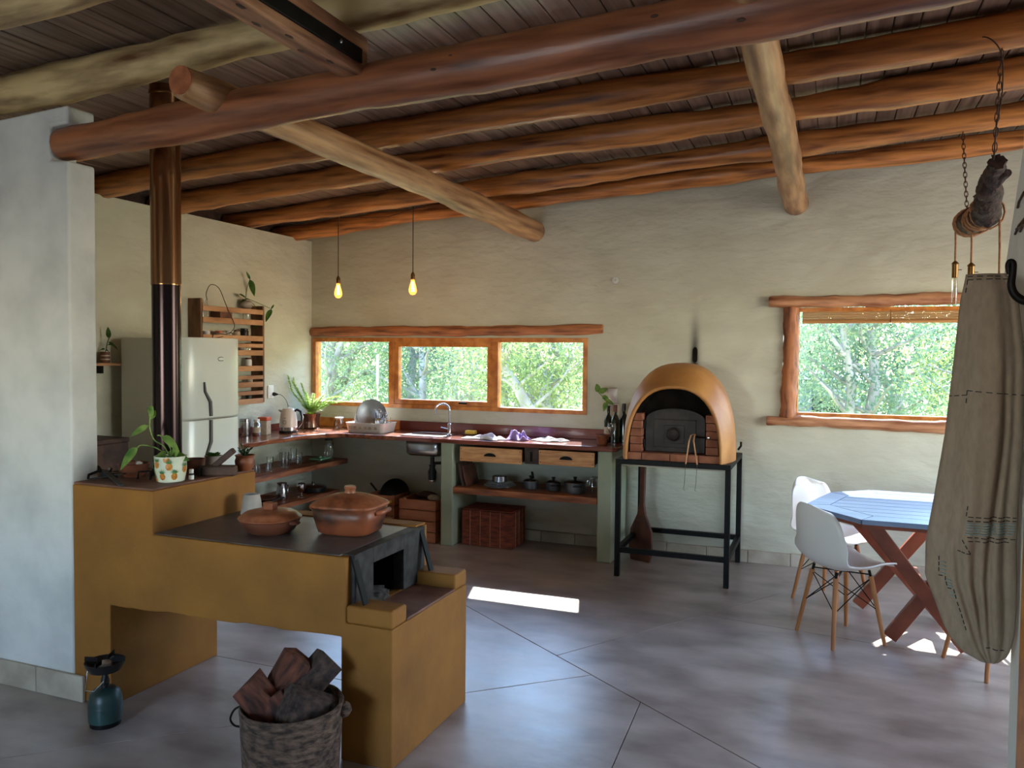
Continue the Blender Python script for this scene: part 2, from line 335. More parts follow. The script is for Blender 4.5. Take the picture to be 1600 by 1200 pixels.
    def blob(s, c, r, n=10, m=7, seed=0, j=.12):
        rd = random.Random(seed); rings = []
        for i in range(1, m):
            th = PI * i / m
            rings.append([s.bm.verts.new((c[0] + r[0]*math.sin(th)*math.cos(2*PI*k/n)*(1+rd.uniform(-j,j)), c[1] + r[1]*math.sin(th)*math.sin(2*PI*k/n)*(1+rd.uniform(-j,j)), c[2] + r[2]*math.cos(th)*(1+rd.uniform(-j,j)*.5))) for k in range(n)])
        t = s.bm.verts.new((c[0], c[1], c[2]+r[2])); b = s.bm.verts.new((c[0], c[1], c[2]-r[2]))
        for k in range(n):
            s.bm.faces.new((t, rings[0][k], rings[0][(k+1)%n])).smooth = True
            s.bm.faces.new((b, rings[-1][(k+1)%n], rings[-1][k])).smooth = True
        for A, B in zip(rings, rings[1:]):
            for k in range(n): s.bm.faces.new((A[k], B[k], B[(k+1)%n], A[(k+1)%n])).smooth = True
        return s
    def grid(s, fn, nu, nv, smooth=True):
        g = [[s.bm.verts.new(fn(i/(nu-1), j/(nv-1))) for i in range(nu)] for j in range(nv)]
        for j in range(nv-1):
            for i in range(nu-1):
                s.bm.faces.new((g[j][i], g[j][i+1], g[j+1][i+1], g[j+1][i])).smooth = smooth
        return s
    def leaf(s, base, d, L, wd, droop=.4, up=(.30,-.75,.55), fold=.15, n=7):
        base = Vector(base); d = Vector(d).normalized(); up = Vector(up); sd = d.cross(up)
        if sd.length < 1e-3: sd = Vector((1,0,0))
        sd.normalize(); nrm = sd.cross(d).normalized(); rows = []
        for i in range(n):
            t = i/(n-1); h = wd/2 * (math.sin(PI*min(1, t**.75*1.0))**.8 if 0 < t < 1 else .02)
            p = base + d*(L*t) - Vector((0,0,1))*(droop*L*t*t)
            rows.append([s.bm.verts.new(p - sd*h + nrm*h*fold), s.bm.verts.new(p), s.bm.verts.new(p + sd*h + nrm*h*fold)])
        for A, B in zip(rows, rows[1:]):
            for k in (0, 1): s.bm.faces.new((A[k], A[k+1], B[k+1], B[k])).smooth = True
        return s
    def mesh(s, name):
        bmesh.ops.recalc_face_normals(s.bm, faces=s.bm.faces)
        me = bpy.data.meshes.new(name); s.bm.to_mesh(me); s.bm.free(); return me
    def build(s, name, m, parent=None, loc=None, rz=0, bevel=0, seg=2, sub=0, solid=0, smooth=False):
        me = s.mesh(name); me.materials.append(m)
        if smooth:
            for f in me.polygons: f.use_smooth = True
        return link(name, me, parent, loc, rz, bevel, seg, sub, solid)
def link(name, me, parent=None, loc=None, rz=0, bevel=0, seg=2, sub=0, solid=0):
    o = bpy.data.objects.new(name, me); COL.objects.link(o)
    if parent: o.parent = parent
    if loc is not None: o.location = loc
    if rz: o.rotation_euler = (0, 0, rz)
    if solid:
        md = o.modifiers.new('solid', 'SOLIDIFY'); md.thickness = solid; md.offset = 0
    if bevel:
        md = o.modifiers.new('bevel', 'BEVEL'); md.width = bevel; md.segments = seg; md.limit_method = 'ANGLE'; md.angle_limit = .6
    if sub:
        md = o.modifiers.new('sub', 'SUBSURF'); md.levels = sub; md.render_levels = sub
    return o
def tag(o, label, cat, group=None, kind=None):
    o['label'] = label; o['category'] = cat
    if group: o['group'] = group
    if kind: o['kind'] = kind
    return o
def thing(name, label, cat, loc=(0,0,0), rz=0, group=None):
    o = bpy.data.objects.new(name, None); COL.objects.link(o); o.location = loc; o.rotation_euler = (0,0,rz); o.empty_display_size = .1
    return tag(o, label, cat, group)
def struct(name, o, label=None):
    o['kind'] = 'structure'; o['label'] = label or name.replace('_', ' '); o['category'] = name.split('_')[0]
    return o
def dup(root, loc=None, rz=None, label=None, parent=None):
    r = root.copy(); COL.objects.link(r)
    if parent is not None: r.parent = parent
    if loc is not None: r.location = loc
    if rz is not None: r.rotation_euler = (0, 0, rz)
    if label: r['label'] = label
    for ch in list(root.children):
        dup(ch, parent=r)
    return r

# ================================================================== THE SETTING
XL, YB = -4.616, 6.42                           # kitchen's left wall, back wall
XR, YN = 3.2, -2.5                              # far right wall, wall behind the camera
SL = .061                                       # the roof climbs to the right
def zraft(x): return 2.92 + SL * x              # underside of the rafters
def zceil(x): return zraft(x) + .150            # underside of the ceiling planks
def wall_holes(axis, fixed, thick, u0, u1, holes, topfn, z0=0.):
    """wall slab along u with rectangular holes (u0,u1,z0,z1); topfn gives the top height"""
    m = MB(); us = sorted({u0, u1} | {h[0] for h in holes} | {h[1] for h in holes})
    def piece(a, b, lo, hia, hib):
        f = (fixed, fixed + thick); vs = []
        for u, hi in ((a, hia), (b, hib)):
            for z in (lo, hi):
                for t in f: vs.append(m.bm.verts.new((u, t, z) if axis == 'X' else (t, u, z)))
        for q in ((0,1,3,2),(4,6,7,5),(0,2,6,4),(1,5,7,3),(0,4,5,1),(2,3,7,6)): m.bm.faces.new([vs[i] for i in q])
    for a, b in zip(us, us[1:]):
        hs = [h for h in holes if h[0] <= a + 1e-6 and h[1] >= b - 1e-6]
        if hs:
            piece(a, b, z0, hs[0][2], hs[0][2]); piece(a, b, hs[0][3], topfn(a), topfn(b))
        else: piece(a, b, z0, topfn(a), topfn(b))
    return m
topx = lambda x: zceil(x) + .02
W1 = (-4.600, -1.874, 1.094, 1.735)             # kitchen window opening
W2 = (-.335, 1.06, 1.10, 1.985)                 # window by the table
struct('wall_back', wall_holes('X', YB, .10, XL - .3, XR + .2, [W1, W2], topx).build('wall_back', PLASTER), 'pale green trowelled plaster back wall with two wide windows')
_wl = wall_holes('Y', XL - .3, .3, YN, YB, [], lambda y: zraft(XL) + .012); struct('trim_2', MB().box(XL - .3, XL - .265, YN, YB, zraft(XL) + .0125, zceil(XL) + .02).build('trim_2', DARKWOOD), 'board coloured dark as shade in the gap between rafters above the left wall')  # closing board: its dark colour stands in for shade between the rafters
struct('wall_left', _wl.build('wall_left', PLASTER), 'pale green plaster wall behind the fridge and spice rack')
struct('wall_right', wall_holes('Y', XR, .2, YN, YB, [(3.4, 5.8, .7, 2.3)], lambda y: zceil(XR) + .02).build('wall_right', PLASTER), 'plaster wall of the dining end')
struct('wall_rear', wall_holes('X', YN - .2, .2, XL - .3, XR + .2, [(-3.05, -1.35, .9, 2.0)], topx).build('wall_rear', PLASTER_W), 'plaster wall with the rear window')
# the whitewashed partition whose end carries the main beam (notched for it)
pm = MB().prismY([(XL, 0), (-3.186, 0), (-3.186, 2.445), (-3.30, 2.455), (-3.30, 2.605), (-3.186, 2.61), (-3.186, zraft(-3.186) - .035), (XL, zraft(XL) - .02)], 2.62, 2.765)
po = pm.build('wall_partition', PLASTER_W, bevel=.012, seg=3)
struct('wall_partition', po, 'whitewashed plaster partition beside the yellow stove, notched for the beam')
# right-hand wall end by the hanging cloth, its edge bulging at shoulder height
prof = [(YN, 0), (2.29, 0), (2.30, .9), (2.40, 1.35), (2.53, 1.70), (2.535, 1.83), (2.44, 1.98), (2.345, 2.13), (2.36, 2.4), (2.36, zceil(.435) + .02), (YN, zceil(.435) + .02)]
struct('wall_side', MB().prismX(prof, .435, .60).build('wall_side', PLASTER_W, bevel=.012, seg=3), 'white plaster wall end beside the hanging linen cloth')
struct('trim_1', MB().box(.415, .4349, 1.93, 2.10, 0, 2.1).build('trim_1', FRAME, bevel=.004), 'wooden door jamb on the white wall end')

# floor: concrete panels with open joints
fo = MB().box(XL - .3, XR + .2, YN - .2, YB + .1, -.12, -.012).build('floor', GROUT)
struct('floor', fo, 'polished grey brown concrete floor with diagonal joints')
def clip(poly, p, q, side):
    out = []; n = len(poly)
    def f(v): return side * ((q[0]-p[0])*(v[1]-p[1]) - (q[1]-p[1])*(v[0]-p[0]))
    for i in range(n):
        a, b = poly[i], poly[(i+1) % n]; fa, fb = f(a), f(b)
        if fa >= 0: out.append(a)
        if fa * fb < 0:
            t = fa / (fa - fb); out.append((a[0]+(b[0]-a[0])*t, a[1]+(b[1]-a[1])*t))
    return out
def inset(poly, d):
    n = len(poly); ar = sum(poly[i][0]*poly[(i+1)%n][1]-poly[(i+1)%n][0]*poly[i][1] for i in range(n))
    if ar < 0: poly = poly[::-1]
    out = poly
    for i in range(n):
        a, b = poly[i], poly[(i+1)%n]; L = math.hypot(b[0]-a[0], b[1]-a[1])
        if L < 1e-5: continue
        nx, ny = -(b[1]-a[1])/L*d, (b[0]-a[0])/L*d
        out = clip(out, (a[0]+nx, a[1]+ny), (b[0]+nx, b[1]+ny), 1)
    return out
RECT = [(XL-.3, YN-.2), (XR+.2, YN-.2), (XR+.2, YB+.1), (XL-.3, YB+.1)]
J = dict(a=((-2.065, 4.528), (-.216, 3.195)), b=((-1.314, 3.99), (-.22, 5.726)), c=((-1.098, 3.787), (-1.52, 3.413)), d=((-.775, 3.554), (-.75, 2.972)))
far = clip(RECT, *J['a'], 1); near = clip(RECT, *J['a'], -1)
fa, fb = clip(far, *J['b'], 1), clip(far, *J['b'], -1)
na, nb = clip(near, *J['c'], -1), clip(near, *J['c'], 1)
nb1, nb2 = clip(nb, *J['d'], -1), clip(nb, *J['d'], 1)
slabs = []
for pl in (fa, fb, na, nb1, nb2):
    if len(pl) < 3: continue
    slabs.append(pl)
cutl = [((-2.952, 3.284), (-2.0, 3.274)), ((-.70, 4.98), (1.2, 4.72))]
fin = []
for pl in slabs:
    if pl is na: fin += [clip(pl, *cutl[0], 1), clip(pl, *cutl[0], -1)]
    elif pl is fb: fin += [clip(pl, *cutl[1], 1), clip(pl, *cutl[1], -1)]
    else: fin.append(pl)
for pl in fin:
    if len(pl) < 3: continue
    q = inset(pl, .0022)
    if len(q) >= 3: MB().prism(q, -.012, 0).build('floor_panel', FLOOR, fo, bevel=.0015, seg=1)

# ceiling: dark boards running from front to back
co = MB().prismY([(XL-.3, zceil(XL-.3)+.025), (XR+.2, zceil(XR+.2)+.025), (XR+.2, zceil(XR+.2)+.08), (XL-.3, zceil(XL-.3)+.08)], YN-.2, YB+.1).build('ceiling', PLANK)
struct('ceiling', co, 'dark stained board ceiling laid over log rafters')
PW = .112
pme = []
for v in range(3):
    m = MB().box(-PW/2+.0025, PW/2-.0025, YN-.2, YB+.1, 0, .022); me = m.mesh('ceiling_plank'); me.materials.append(PLANK); pme.append(me)
x = XL - .25; k = 0
while x < XR + .15:
    o = link('ceiling_plank', pme[k % 3], co, (x, 0, zceil(x) + random.uniform(0, .002)), bevel=.003, seg=1)
    o.rotation_euler = (0, -math.atan(SL), 0); x += PW; k += 1

# skirting tiles
def skirting(name, label, axis, fixed, segs, thick, h):
    o = None
    root = bpy.data.objects.new(name, None); COL.objects.link(root); root['kind'] = 'structure'; root['label'] = label; root['category'] = 'baseboard'
    for a, b in segs:
        n = max(1, round((b - a) / .31)); st = (b - a) / n
        for i in range(n):
            u0, u1 = a + i*st + .002, a + (i+1)*st - .002; hh = h + random.uniform(-.004, .004)
            m = MB()
            if axis == 'X': m.box(u0, u1, fixed - thick, fixed - .001, 0, hh)
            else: m.box(fixed + .001, fixed + thick, u0, u1, 0, hh)
            m.build('skirting_tile', SKIRT, root, bevel=.004)
    return root
skirting('baseboard_back', 'row of sandy skirting tiles along the back wall', 'X', YB, [(-4.55, -3.0), (-2.85, -1.66), (-1.5, XR)], .035, .095)
skirting('baseboard_left', 'row of sandy skirting tiles along the fridge wall', 'Y', XL, [(2.8, 6.38)], .035, .095)
skirting('baseboard_partition', 'row of sandy skirting tiles along the white partition', 'X', 2.62, [(XL, -3.11)], .018, .118)

# ------------------------------------------------------------------ roof logs
RY = [6.18, 5.55, 4.75, 4.08, 3.36, 2.64, 2.03, 1.3, .55]
RLAB = ['peeled log rafter lying against the top of the back wall', 'second log rafter from the back wall, two bulb cords hang from it',
        'third log rafter from the back wall, smooth orange brown', 'fourth log rafter from the back wall, holding a chain hook',
        'fifth log rafter from the back wall, just behind the big reddish beam', 'pale blotchy log rafter resting on the white partition',
        'pale knotty log rafter in front of the one on the partition', 'eighth log rafter from the back wall, nearer than the pale knotty one', 'ninth log rafter from the back wall, the outermost one']
for i, y in enumerate(RY):
    x0 = XL - .245; x1 = XR + .1; r = [.068, .074, .076, .078, .075, .082, .082, .075, .075][i]
    m = MB().log((x0, y, zraft(x0) + r), (x1, y, zraft(x1) + r), r, r * .97, rings=60, wob=.013, bend=.013, seed=20 + i)
    tag(m.build('log_rafter', LOGPALE if i in (5, 6) else LOG), RLAB[i], 'beam', 'peeled log rafters under the ceiling')
# main beam
mb = thing('main_beam', 'thick reddish log beam set in the notch of the white partition', 'beam', (0, 0, 0))
MB().log((-3.285, 2.685, 2.528), (2.9, 2.685, 2.880), .078, .112, n=18, rings=60, wob=.008, bend=.008, seed=3).build('log', LOGRED, mb)
for q in ((-2.63, 2.615, 2.545), (-2.45, 2.613, 2.59), (-1.35, 2.608, 2.62), (-1.28, 2.61, 2.66), (-.55, 2.60, 2.69), (-.28, 2.60, 2.64)):
    MB().blob(q, (.014, .006, .006), seed=int(-q[0]*50)).build('knot', DARKWOOD, mb)
# cross beams to the back wall
def crossbeam(x, zc, y0, label, r0, r1, seed):
    t = thing('cross_beam', label, 'beam', (x, 0, zc), group='cross beams running to the back wall')
    MB().log((0, y0, 0), (0, YB - .003, 0), r0, r1, n=16, rings=40, wob=.006, bend=.005, seed=seed).build('log', LOGY, t)
    MB().lathe([(r0 * .84, 0), (r0 * .84, .004)], 16, (0, y0 - .0175, 0), 'Y').build('end_grain', LOGEND, t)
    return t
crossbeam(-2.357, 2.645, 2.45, 'long pale cross log above the stove, its sawn end showing over the reddish beam', .066, .095, 5)
crossbeam(-.262, 2.752, 2.56, 'pale cross log beside the round oven, running from the reddish beam to the wall', .063, .088, 6)
tb = thing('square_timber', 'rough square timber with a black steel bar bolted along its side', 'beam', (-1.655, 0, 2.64))
MB().box(-.10, .0, 1.0, 2.66, 0, .15).build('timber', TIMBER, tb, bevel=.010, seg=3)
MB().box(.0005, .012, .98, 2.60, .035, .088).build('steel_bar', IRON, tb, bevel=.002)
for y in (1.5, 2.0, 2.45): MB().lathe([(.009, .0122), (.009, .020), (.004, .024)], 8, (0, y, .062), 'X').build('bolt', STEEL, tb)
for i in range(9): MB().blob((-.09 + (i * 37 % 80) / 1000, 1.5 + i * .12, -.0005), (.008, .02, .0015), seed=i, j=.3).build('knot', DARKWOOD, tb)

# ------------------------------------------------------------------ windows
def framebox(parent, x0, x1, z0, z1, y0, y1, wd, name='window_frame', m=FRAME):
    for a in ((x0, x1, z1 - wd, z1), (x0, x1, z0, z0 + wd), (x0, x0 + wd, z0 + wd, z1 - wd), (x1 - wd, x1, z0 + wd, z1 - wd)):
        MB().box(a[0], a[1], y0, y1, a[2], a[3]).build(name, m, parent, bevel=.003)
w1 = bpy.data.objects.new('window_1', None); COL.objects.link(w1); struct('window_1', w1, 'wide three part pine window above the sink'); w1['category'] = 'window'
framebox(w1, W1[0], W1[1], W1[2], W1[3], YB - .012, YB + .075, .038)
for xm in (-3.737, -2.708):
    MB().box(xm - .030, xm + .030, YB - .010, YB + .07, W1[2] + .038, W1[3] - .038).build('mullion', FRAME, w1, bevel=.003)
framebox(w1, -3.707 + .001, -2.738 - .001, W1[2] + .039, W1[3] - .039, YB - .006, YB + .05, .042, 'sash_rail')
MB().box(-3.05, -2.97, YB - .02, YB - .0065, 1.148, 1.165).build('latch', IRON, w1, bevel=.003)
for a, b, c, d in ((-4.562, -3.767, 1.132, 1.697), (-3.664, -2.781, 1.175, 1.654), (-2.678, -1.912, 1.132, 1.697)):
    MB().box(a, b, YB + .028, YB + .032, c, d).build('pane', PANE, w1)
m = MB().log((-4.60, YB - .004, 1.788), (-1.755, YB - .006, 1.806), .047, .043, n=14, rings=50, wob=.006, bend=.004, seed=31)
tag(m.build('lintel_log', LINTEL), 'rough brown log lintel over the three part window', 'lintel')
w2 = bpy.data.objects.new('window_2', None); COL.objects.link(w2); struct('window_2', w2, 'single wide window behind the dining table'); w2['category'] = 'window'
framebox(w2, W2[0] + .085, W2[1], W2[2] + .045, W2[3] - .02, YB + .012, YB + .08, .03)
MB().box(W2[0] + .115, W2[1] - .03, YB + .045, YB + .049, W2[2] + .075, W2[3] - .05).build('pane', PANE, w2)
def logthing(name, label, p0, p1, r0, r1, mt, seed, rings=36):
    return tag(MB().log(p0, p1, r0, r1, n=14, rings=rings, wob=.006, bend=.004, seed=seed).build(name, mt), label, 'log')
logthing('lintel_log', 'straight orange brown log lintel over the window by the table', (-.43, YB - .012, 2.008), (1.15, YB - .012, 2.016), .044, .046, SILLLOG, 41)
logthing('window_post_log', 'cracked upright half log at the side of the window by the table', (-.285, YB + .012, 1.142), (-.275, YB + .012, 1.965), .062, .058, LINTELV, 42)
logthing('sill_log', 'smooth horizontal log sill under the window by the table', (-.43, YB - .012, 1.105), (1.15, YB - .012, 1.108), .038, .048, SILLLOG, 43)
bl = thing('bamboo_blind', 'rolled up bamboo blind at the top of the window by the table', 'blind', (.38, YB, 1.85))
for i in range(9):
    MB().tube([(-.58, .0 - .004*(i % 2), .012 + i * .0085), (.62, .0 - .004*(i % 2), .014 + i * .0085)], .0045, 6).build('bamboo_slat', BAMBOO, bl)
MB().tube([(-.58, -.012, .008), (.62, -.012, .010)], .014, 10).build('rolled_end', BAMBOO, bl)
MB().tube([(.02, -.026, .09), (.02, -.028, -.01), (.03, -.022, -.04)], .002, 5).build('pull_cord', CORD, bl)
wr = bpy.data.objects.new('window_3', None); COL.objects.link(wr); struct('window_3', wr, 'dining end side window'); wr['category'] = 'window'
for a in ((3.4, 3.46, .7, 2.3), (5.74, 5.8, .7, 2.3), (4.57, 4.63, .76, 2.24)): MB().box(XR + .04, XR + .12, a[0], a[1], a[2], a[3]).build('window_frame', FRAME, wr)
for z in (.7, 2.24): MB().box(XR + .04, XR + .12, 3.461, 5.739, z, z + .0595).build('window_frame', FRAME, wr)

# ================================================================== THE STOVE
st = thing('masonry_stove', 'ochre yellow masonry wood stove with a stepped top and an open arch below', 'stove', (-2.4, 2.95, 0))
sx, sy = 2.4, -2.95
def SX(x): return x + 2.4
def SY(y): return y - 2.95
Y0, Y1 = 2.622, 3.295
def carve(o, cut):
    me = cut.mesh('cut'); c = bpy.data.objects.new('cut', me); COL.objects.link(c); c.parent = o.parent
    md = o.modifiers.new('carve', 'BOOLEAN'); md.object = c; md.operation = 'DIFFERENCE'; md.solver = 'EXACT'
    bpy.context.view_layer.update(); dg = bpy.context.evaluated_depsgraph_get()
    nm = bpy.data.meshes.new_from_object(o.evaluated_get(dg)); o.modifiers.remove(md); o.data = nm
    bpy.data.objects.remove(c)
# side elevation (x,z) with the tunnel cut out, pushed from front to back
elev = [(-3.184, 0), (-2.962, 0), (-2.962, .462)]
rd = random.Random(4)
n = 26
for i in range(1, n):
    t = i / n; elev.append((-2.962 + t * 1.212, .462 + .024 * t + rd.uniform(-.005, .004)))
elev += [(-1.75, .488), (-1.75, 0), (-1.522, 0), (-1.522, .545), (-1.728, .545), (-1.728, .802), (-2.712, .802), (-2.712, .99), (-3.184, .99)]
_bo = MB().prismY([(SX(x), z) for x, z in elev], SY(Y0), SY(Y1)).build('body', OCHRE, st)
carve(_bo, MB().box(SX(-2.25), SX(-1.60), SY(2.795), SY(3.055), .557, .745))
_bm = _bo.modifiers.new('bevel', 'BEVEL'); _bm.width = .008; _bm.segments = 2; _bm.limit_method = 'ANGLE'; _bm.angle_limit = .6
MB().box(SX(-3.183), SX(-2.716), SY(2.626), SY(3.291), .9895, 1.0).build('raised_top', OCHRETOP, st, bevel=.006)
# hob, framed by the walls of the body
MB().box(SX(-2.711), SX(-1.765), SY(2.634), SY(3.20), .8022, .806).build('hob_top', HOB, st, bevel=.004)
MB().box(SX(-2.711), SX(-1.735), SY(3.203), SY(3.294), .8022, .812).build('hob_rim', OCHRE, st, bevel=.006)
# fire door plate (dark cement) with the stoke hole
pl = MB()
for y0, y1, z0, z1 in ((2.66, 2.80, .562, .806), (3.05, 3.245, .562, .806), (2.80, 3.05, .742, .806)):
    pl.box(SX(-1.7645), SX(-1.712), SY(y0), SY(y1), z0, z1)
pl.build('fire_front', IRONPL, st, bevel=.002)
_fl = MB()
for a in ((2.797, 2.800, .558, .744), (3.050, 3.053, .558, .744), (2.8, 3.05, .5575, .561), (2.8, 3.05, .7405, .744)): _fl.box(SX(-2.245), SX(-1.7645), SY(a[0]), SY(a[1]), a[2], a[3])
_fl.box(SX(-2.248), SX(-2.2455), SY(2.797), SY(3.053), .558, .744); _fl.build('firebox_lining', SOOT, st)
MB().blob((SX(-1.83), SY(2.925), .562), (.10, .11, .03), n=16, seed=3, j=.3).build('embers', ASH, st)
MB().bar((SX(-1.722), SY(2.665), .805), (SX(-1.665), SY(2.668), .615), .008, .035, (0, 1, 0)).build('strap_iron', IRON, st)
MB().bar((SX(-1.720), SY(3.215), .805), (SX(-1.655), SY(3.20), .617), .008, .035, (0, 1, 0)).build('strap_iron', IRON, st)
# ledge in front of the stoke hole, with its two curbs
MB().box(SX(-1.727), SX(-1.523), SY(2.742), SY(3.172), .5452, .556).build('ledge_floor', OCHRETOP, st, bevel=.003)
MB().box(SX(-1.7275), SX(-1.5225), SY(2.6225), SY(2.74), .5452, .615).build('curb', OCHRE, st, bevel=.010, seg=3)
MB().box(SX(-1.7275), SX(-1.5225), SY(3.174), SY(3.2945), .5452, .615).build('curb', OCHRE, st, bevel=.010, seg=3)
# flue pipe on the raised block
PX, PY = -2.985, 2.985
fp = thing('flue_pipe', 'shiny heat tinted steel flue pipe standing on the yellow stove', 'stove pipe', (PX, PY, 1.001))
zj = P('Y', PY, 258, 446).z - 1.001; zt = zceil(PX) - 1.03
MB().lathe([(.0665, 0), (.0665, zj + .02)], 32).build('lower_pipe', PIPELO, fp)
MB().lathe([(.069, zj), (.0695, zj + .004), (.069, zj + .008), (.069, zt)], 32).build('upper_pipe', PIPEHI, fp)
MB().lathe([(.0715, zj + .9), (.0730, zj + .905), (.0730, zj + .915), (.0715, zj + .92)], 32).build('joint_ring', PIPEHI, fp)
MB().lathe([(.08, 0), (.08, .012), (.0672, .03)], 24).build('collar', IRON, fp)

# ---------------------------------------------------------------- plants and pots helpers
def pot_round(parent, r0, r1, h, m, rim=.006, name='pot'):
    return MB().lathe([(r0 * .9, 0), (r0, .004), ((r0 + r1) / 2 * 1.03, h * .5), (r1, h * .96), (r1 + rim * .3, h), (r1 - rim, h), (r1 - rim, h * .85), (r0 * .8, h * .80)], 28).build(name, m, parent)
def leaves(parent, specs, m, name='leaf', solid=0):
    for b, d, L, wd, dr in specs:
        MB().leaf(b, d, L, wd, dr).build(name, m, parent)
ZT = 1.0005
# white pot printed with pineapples
pp = P('Z', 1.0, 255, 755)
pt = thing('pineapple_pot', 'white plant pot printed with pineapples holding a variegated trailing plant', 'potted plant', (pp.x - .01, pp.y + .055, ZT))
PR, PH = .070, .118
MB().lathe([(.052, 0), (.060, .004), (.068, .05), (.070, .108), (.0715, PH), (.066, PH), (.064, PH - .02), (.05, PH - .022)], 36).build('pot', POTW, pt)
MB().lathe([(.062, PH - .020), (.0, PH - .012)], 20, cap=False).build('soil', SOIL, pt)
def wrap(a, z, dr=.0012):
    r = .060 + (.070 - .060) * min(1, max(0, (z - .004) / .06)) + dr
    return (r * math.cos(a), r * math.sin(a), z)
prt = MB(); prg = MB()
for i, (a0, z0) in enumerate([(-2.25, .036), (-1.35, .030), (-1.75, .083), (-.9, .075), (-2.75, .084), (-.55, .03), (-2.05, .010), (-1.05, .108), (-3.1, .045), (.2, .06), (.9, .04), (1.6, .07), (2.3, .045), (2.9, .07)]):
    n = 14; ring = [prt.bm.verts.new(wrap(a0 + .21 * math.cos(2*PI*k/n), min(PH-.004, max(.006, z0 + .0165 * math.sin(2*PI*k/n))))) for k in range(n)]
    c = prt.bm.verts.new(wrap(a0, z0, .0022))
    for k in range(n): prt.bm.faces.new((c, ring[k], ring[(k+1)%n]))
    for k in range(-3, 4):
        an = k * .42; q = [wrap(a0 - .05 + .02*k, min(PH-.004, z0 + .014), .002), wrap(a0 + .05 + .02*k, min(PH-.004, z0 + .014), .002), wrap(a0 + .36 * math.sin(an), min(PH - .003, z0 + .016 + .022 * math.cos(an)), .002)]
        prg.bm.faces.new([prg.bm.verts.new(v) for v in q])
prt.build('pineapple_print', PINE_O, pt)['kind'] = 'stuff'; prg.build('leaf_print', PINE_G, pt)['kind'] = 'stuff'
def cam_right(): return Vector((MC[0][0], MC[1][0], MC[2][0]))
CR = Vector((.929, .369, 0)); CU = Vector((0, 0, 1)); CB = Vector((-.369, .929, 0))   # seen right, up, away
def off(a, u, b=0): return CR * a + CU * u + CB * b
stems = [[off(0, .10), off(-.03, .16), off(-.075, .19), off(-.095, .25), off(-.09, .31)], [off(-.01, .11), off(-.06, .15), off(-.13, .165), off(-.155, .15)], [off(0, .10), off(.0, .15), off(-.04, .205), off(-.06, .21)]]
for sp in stems: MB().tube(spl(sp), .003, 6).build('stem', LEAF, pt)
leaves(pt, [(off(-.10, .255), off(-.6, -.3, -.2), .085, .036, .15), (off(-.093, .30), off(.35, .75, -.4), .075, .05, .2), (off(-.09, .285), off(.3, .9, .3), .05, .035, .1),
            (off(-.15, .152), off(-.6, -.5, -.2), .095, .05, .45), (off(-.04, .205), off(.8, -.2, -.2), .10, .038, .5), (off(.01, .12), off(.45, .5, -.4), .085, .06, .35),
            (off(.02, .11), off(1, .25, -.2), .075, .045, .4), (off(-.02, .115), off(-.4, .4, -.5), .06, .045, .5), (off(.0, .115), off(.2, .3, -.8), .07, .05, .6), (off(0, .11), off(.1, .6, .6), .07, .05, .3)], LEAF)
# terracotta pots standing behind it
q = P('Z', 1.0, 302, 742)
t = thing('terracotta_pot', 'squat terracotta pot half hidden behind the pineapple pot', 'pot', (-2.862, 3.03, ZT)); pot_round(t, .040, .052, .075, CLAYDK); MB().lathe([(.046, .062), (0, .066)], 16, cap=False).build('soil', SOIL, t)
t = thing('terracotta_bowl', 'low terracotta bowl of stones behind the iron tools', 'bowl', (-3.075, 2.865, ZT))
MB().lathe([(.045, 0), (.062, .02), (.07, .058), (.074, .062), (.066, .062), (.055, .03), (.0, .026)], 24).build('bowl', CLAYDK, t)
for i in range(5): MB().blob((.03*math.cos(i*1.3), .03*math.sin(i*1.3), .06), (.02, .017, .014), seed=i).build('stone', GREYPOT if i == 0 else CLAYDK, t)
t = thing('grey_planter', 'small grey planter with a tiny rosette succulent beside the flue', 'potted plant', (-2.865, 3.165, ZT))
pot_round(t, .036, .042, .075, GREYPOT)
MB().lathe([(.037, .062), (0, .066)], 16, cap=False).build('soil', SOIL, t)
leaves(t, [((0, 0, .068), (math.cos(a), math.sin(a), .6 + .3 * (a % 2)), .045, .018, .2) for a in [i * .7 for i in range(9)]], LEAFD)
# iron tools lying on the raised block
q0 = P('Z', 1.01, 215, 742); q1 = P('Z', 1.01, 150, 735)
t = thing('iron_tongs', 'dark flat iron stove tongs lying across the raised block', 'tongs', (-3.02, 2.715, ZT))
MB().bar((-.13, .05, .035), (.14, -.10, .006), .022, .005).build('arm', IRONPL, t)
MB().bar((-.13, -.03, .006), (.02, .03, .032), .022, .005).build('arm', IRON, t)
MB().tube([(-.13, .05, .035), (-.155, .03, .03), (-.16, -.01, .02), (-.14, -.03, .008)], .006, 8).build('bow', IRON, t)
t = thing('trivet', 'small black iron trivet with bent feet beside the stove tongs', 'trivet', (-2.93, 2.80, ZT))
MB().tube([(-.05, 0, .002), (-.045, 0, .035), (.0, .02, .038), (.03, .0, .034), (.035, -.01, .003)], .0045, 8).build('rail', IRON, t)
MB().tube([(-.02, .05, .002), (-.015, .045, .034), (.02, .03, .036)], .0045, 8).build('rail', IRON, t)
t = thing('black_clamp', 'black plastic clamp lying in front of the terracotta bowl', 'tool', (-3.12, 2.77, ZT))
MB().box(-.05, .04, -.015, .012, 0, .028).build('jaw', BLACKPL, t, bevel=.006); MB().bar((-.05, 0, .02), (-.09, .01, .045), .012, .016).build('handle', BLACKPL, t); MB().bar((.0, -.004, .03), (.01, -.004, .05), .014, .01).build('trigger', STEEL, t)
t = thing('white_vial', 'tiny white bottle with a black band on the raised block', 'bottle', (P('Z', 1, 299, 749).x, P('Z', 1, 299, 749).y, ZT))
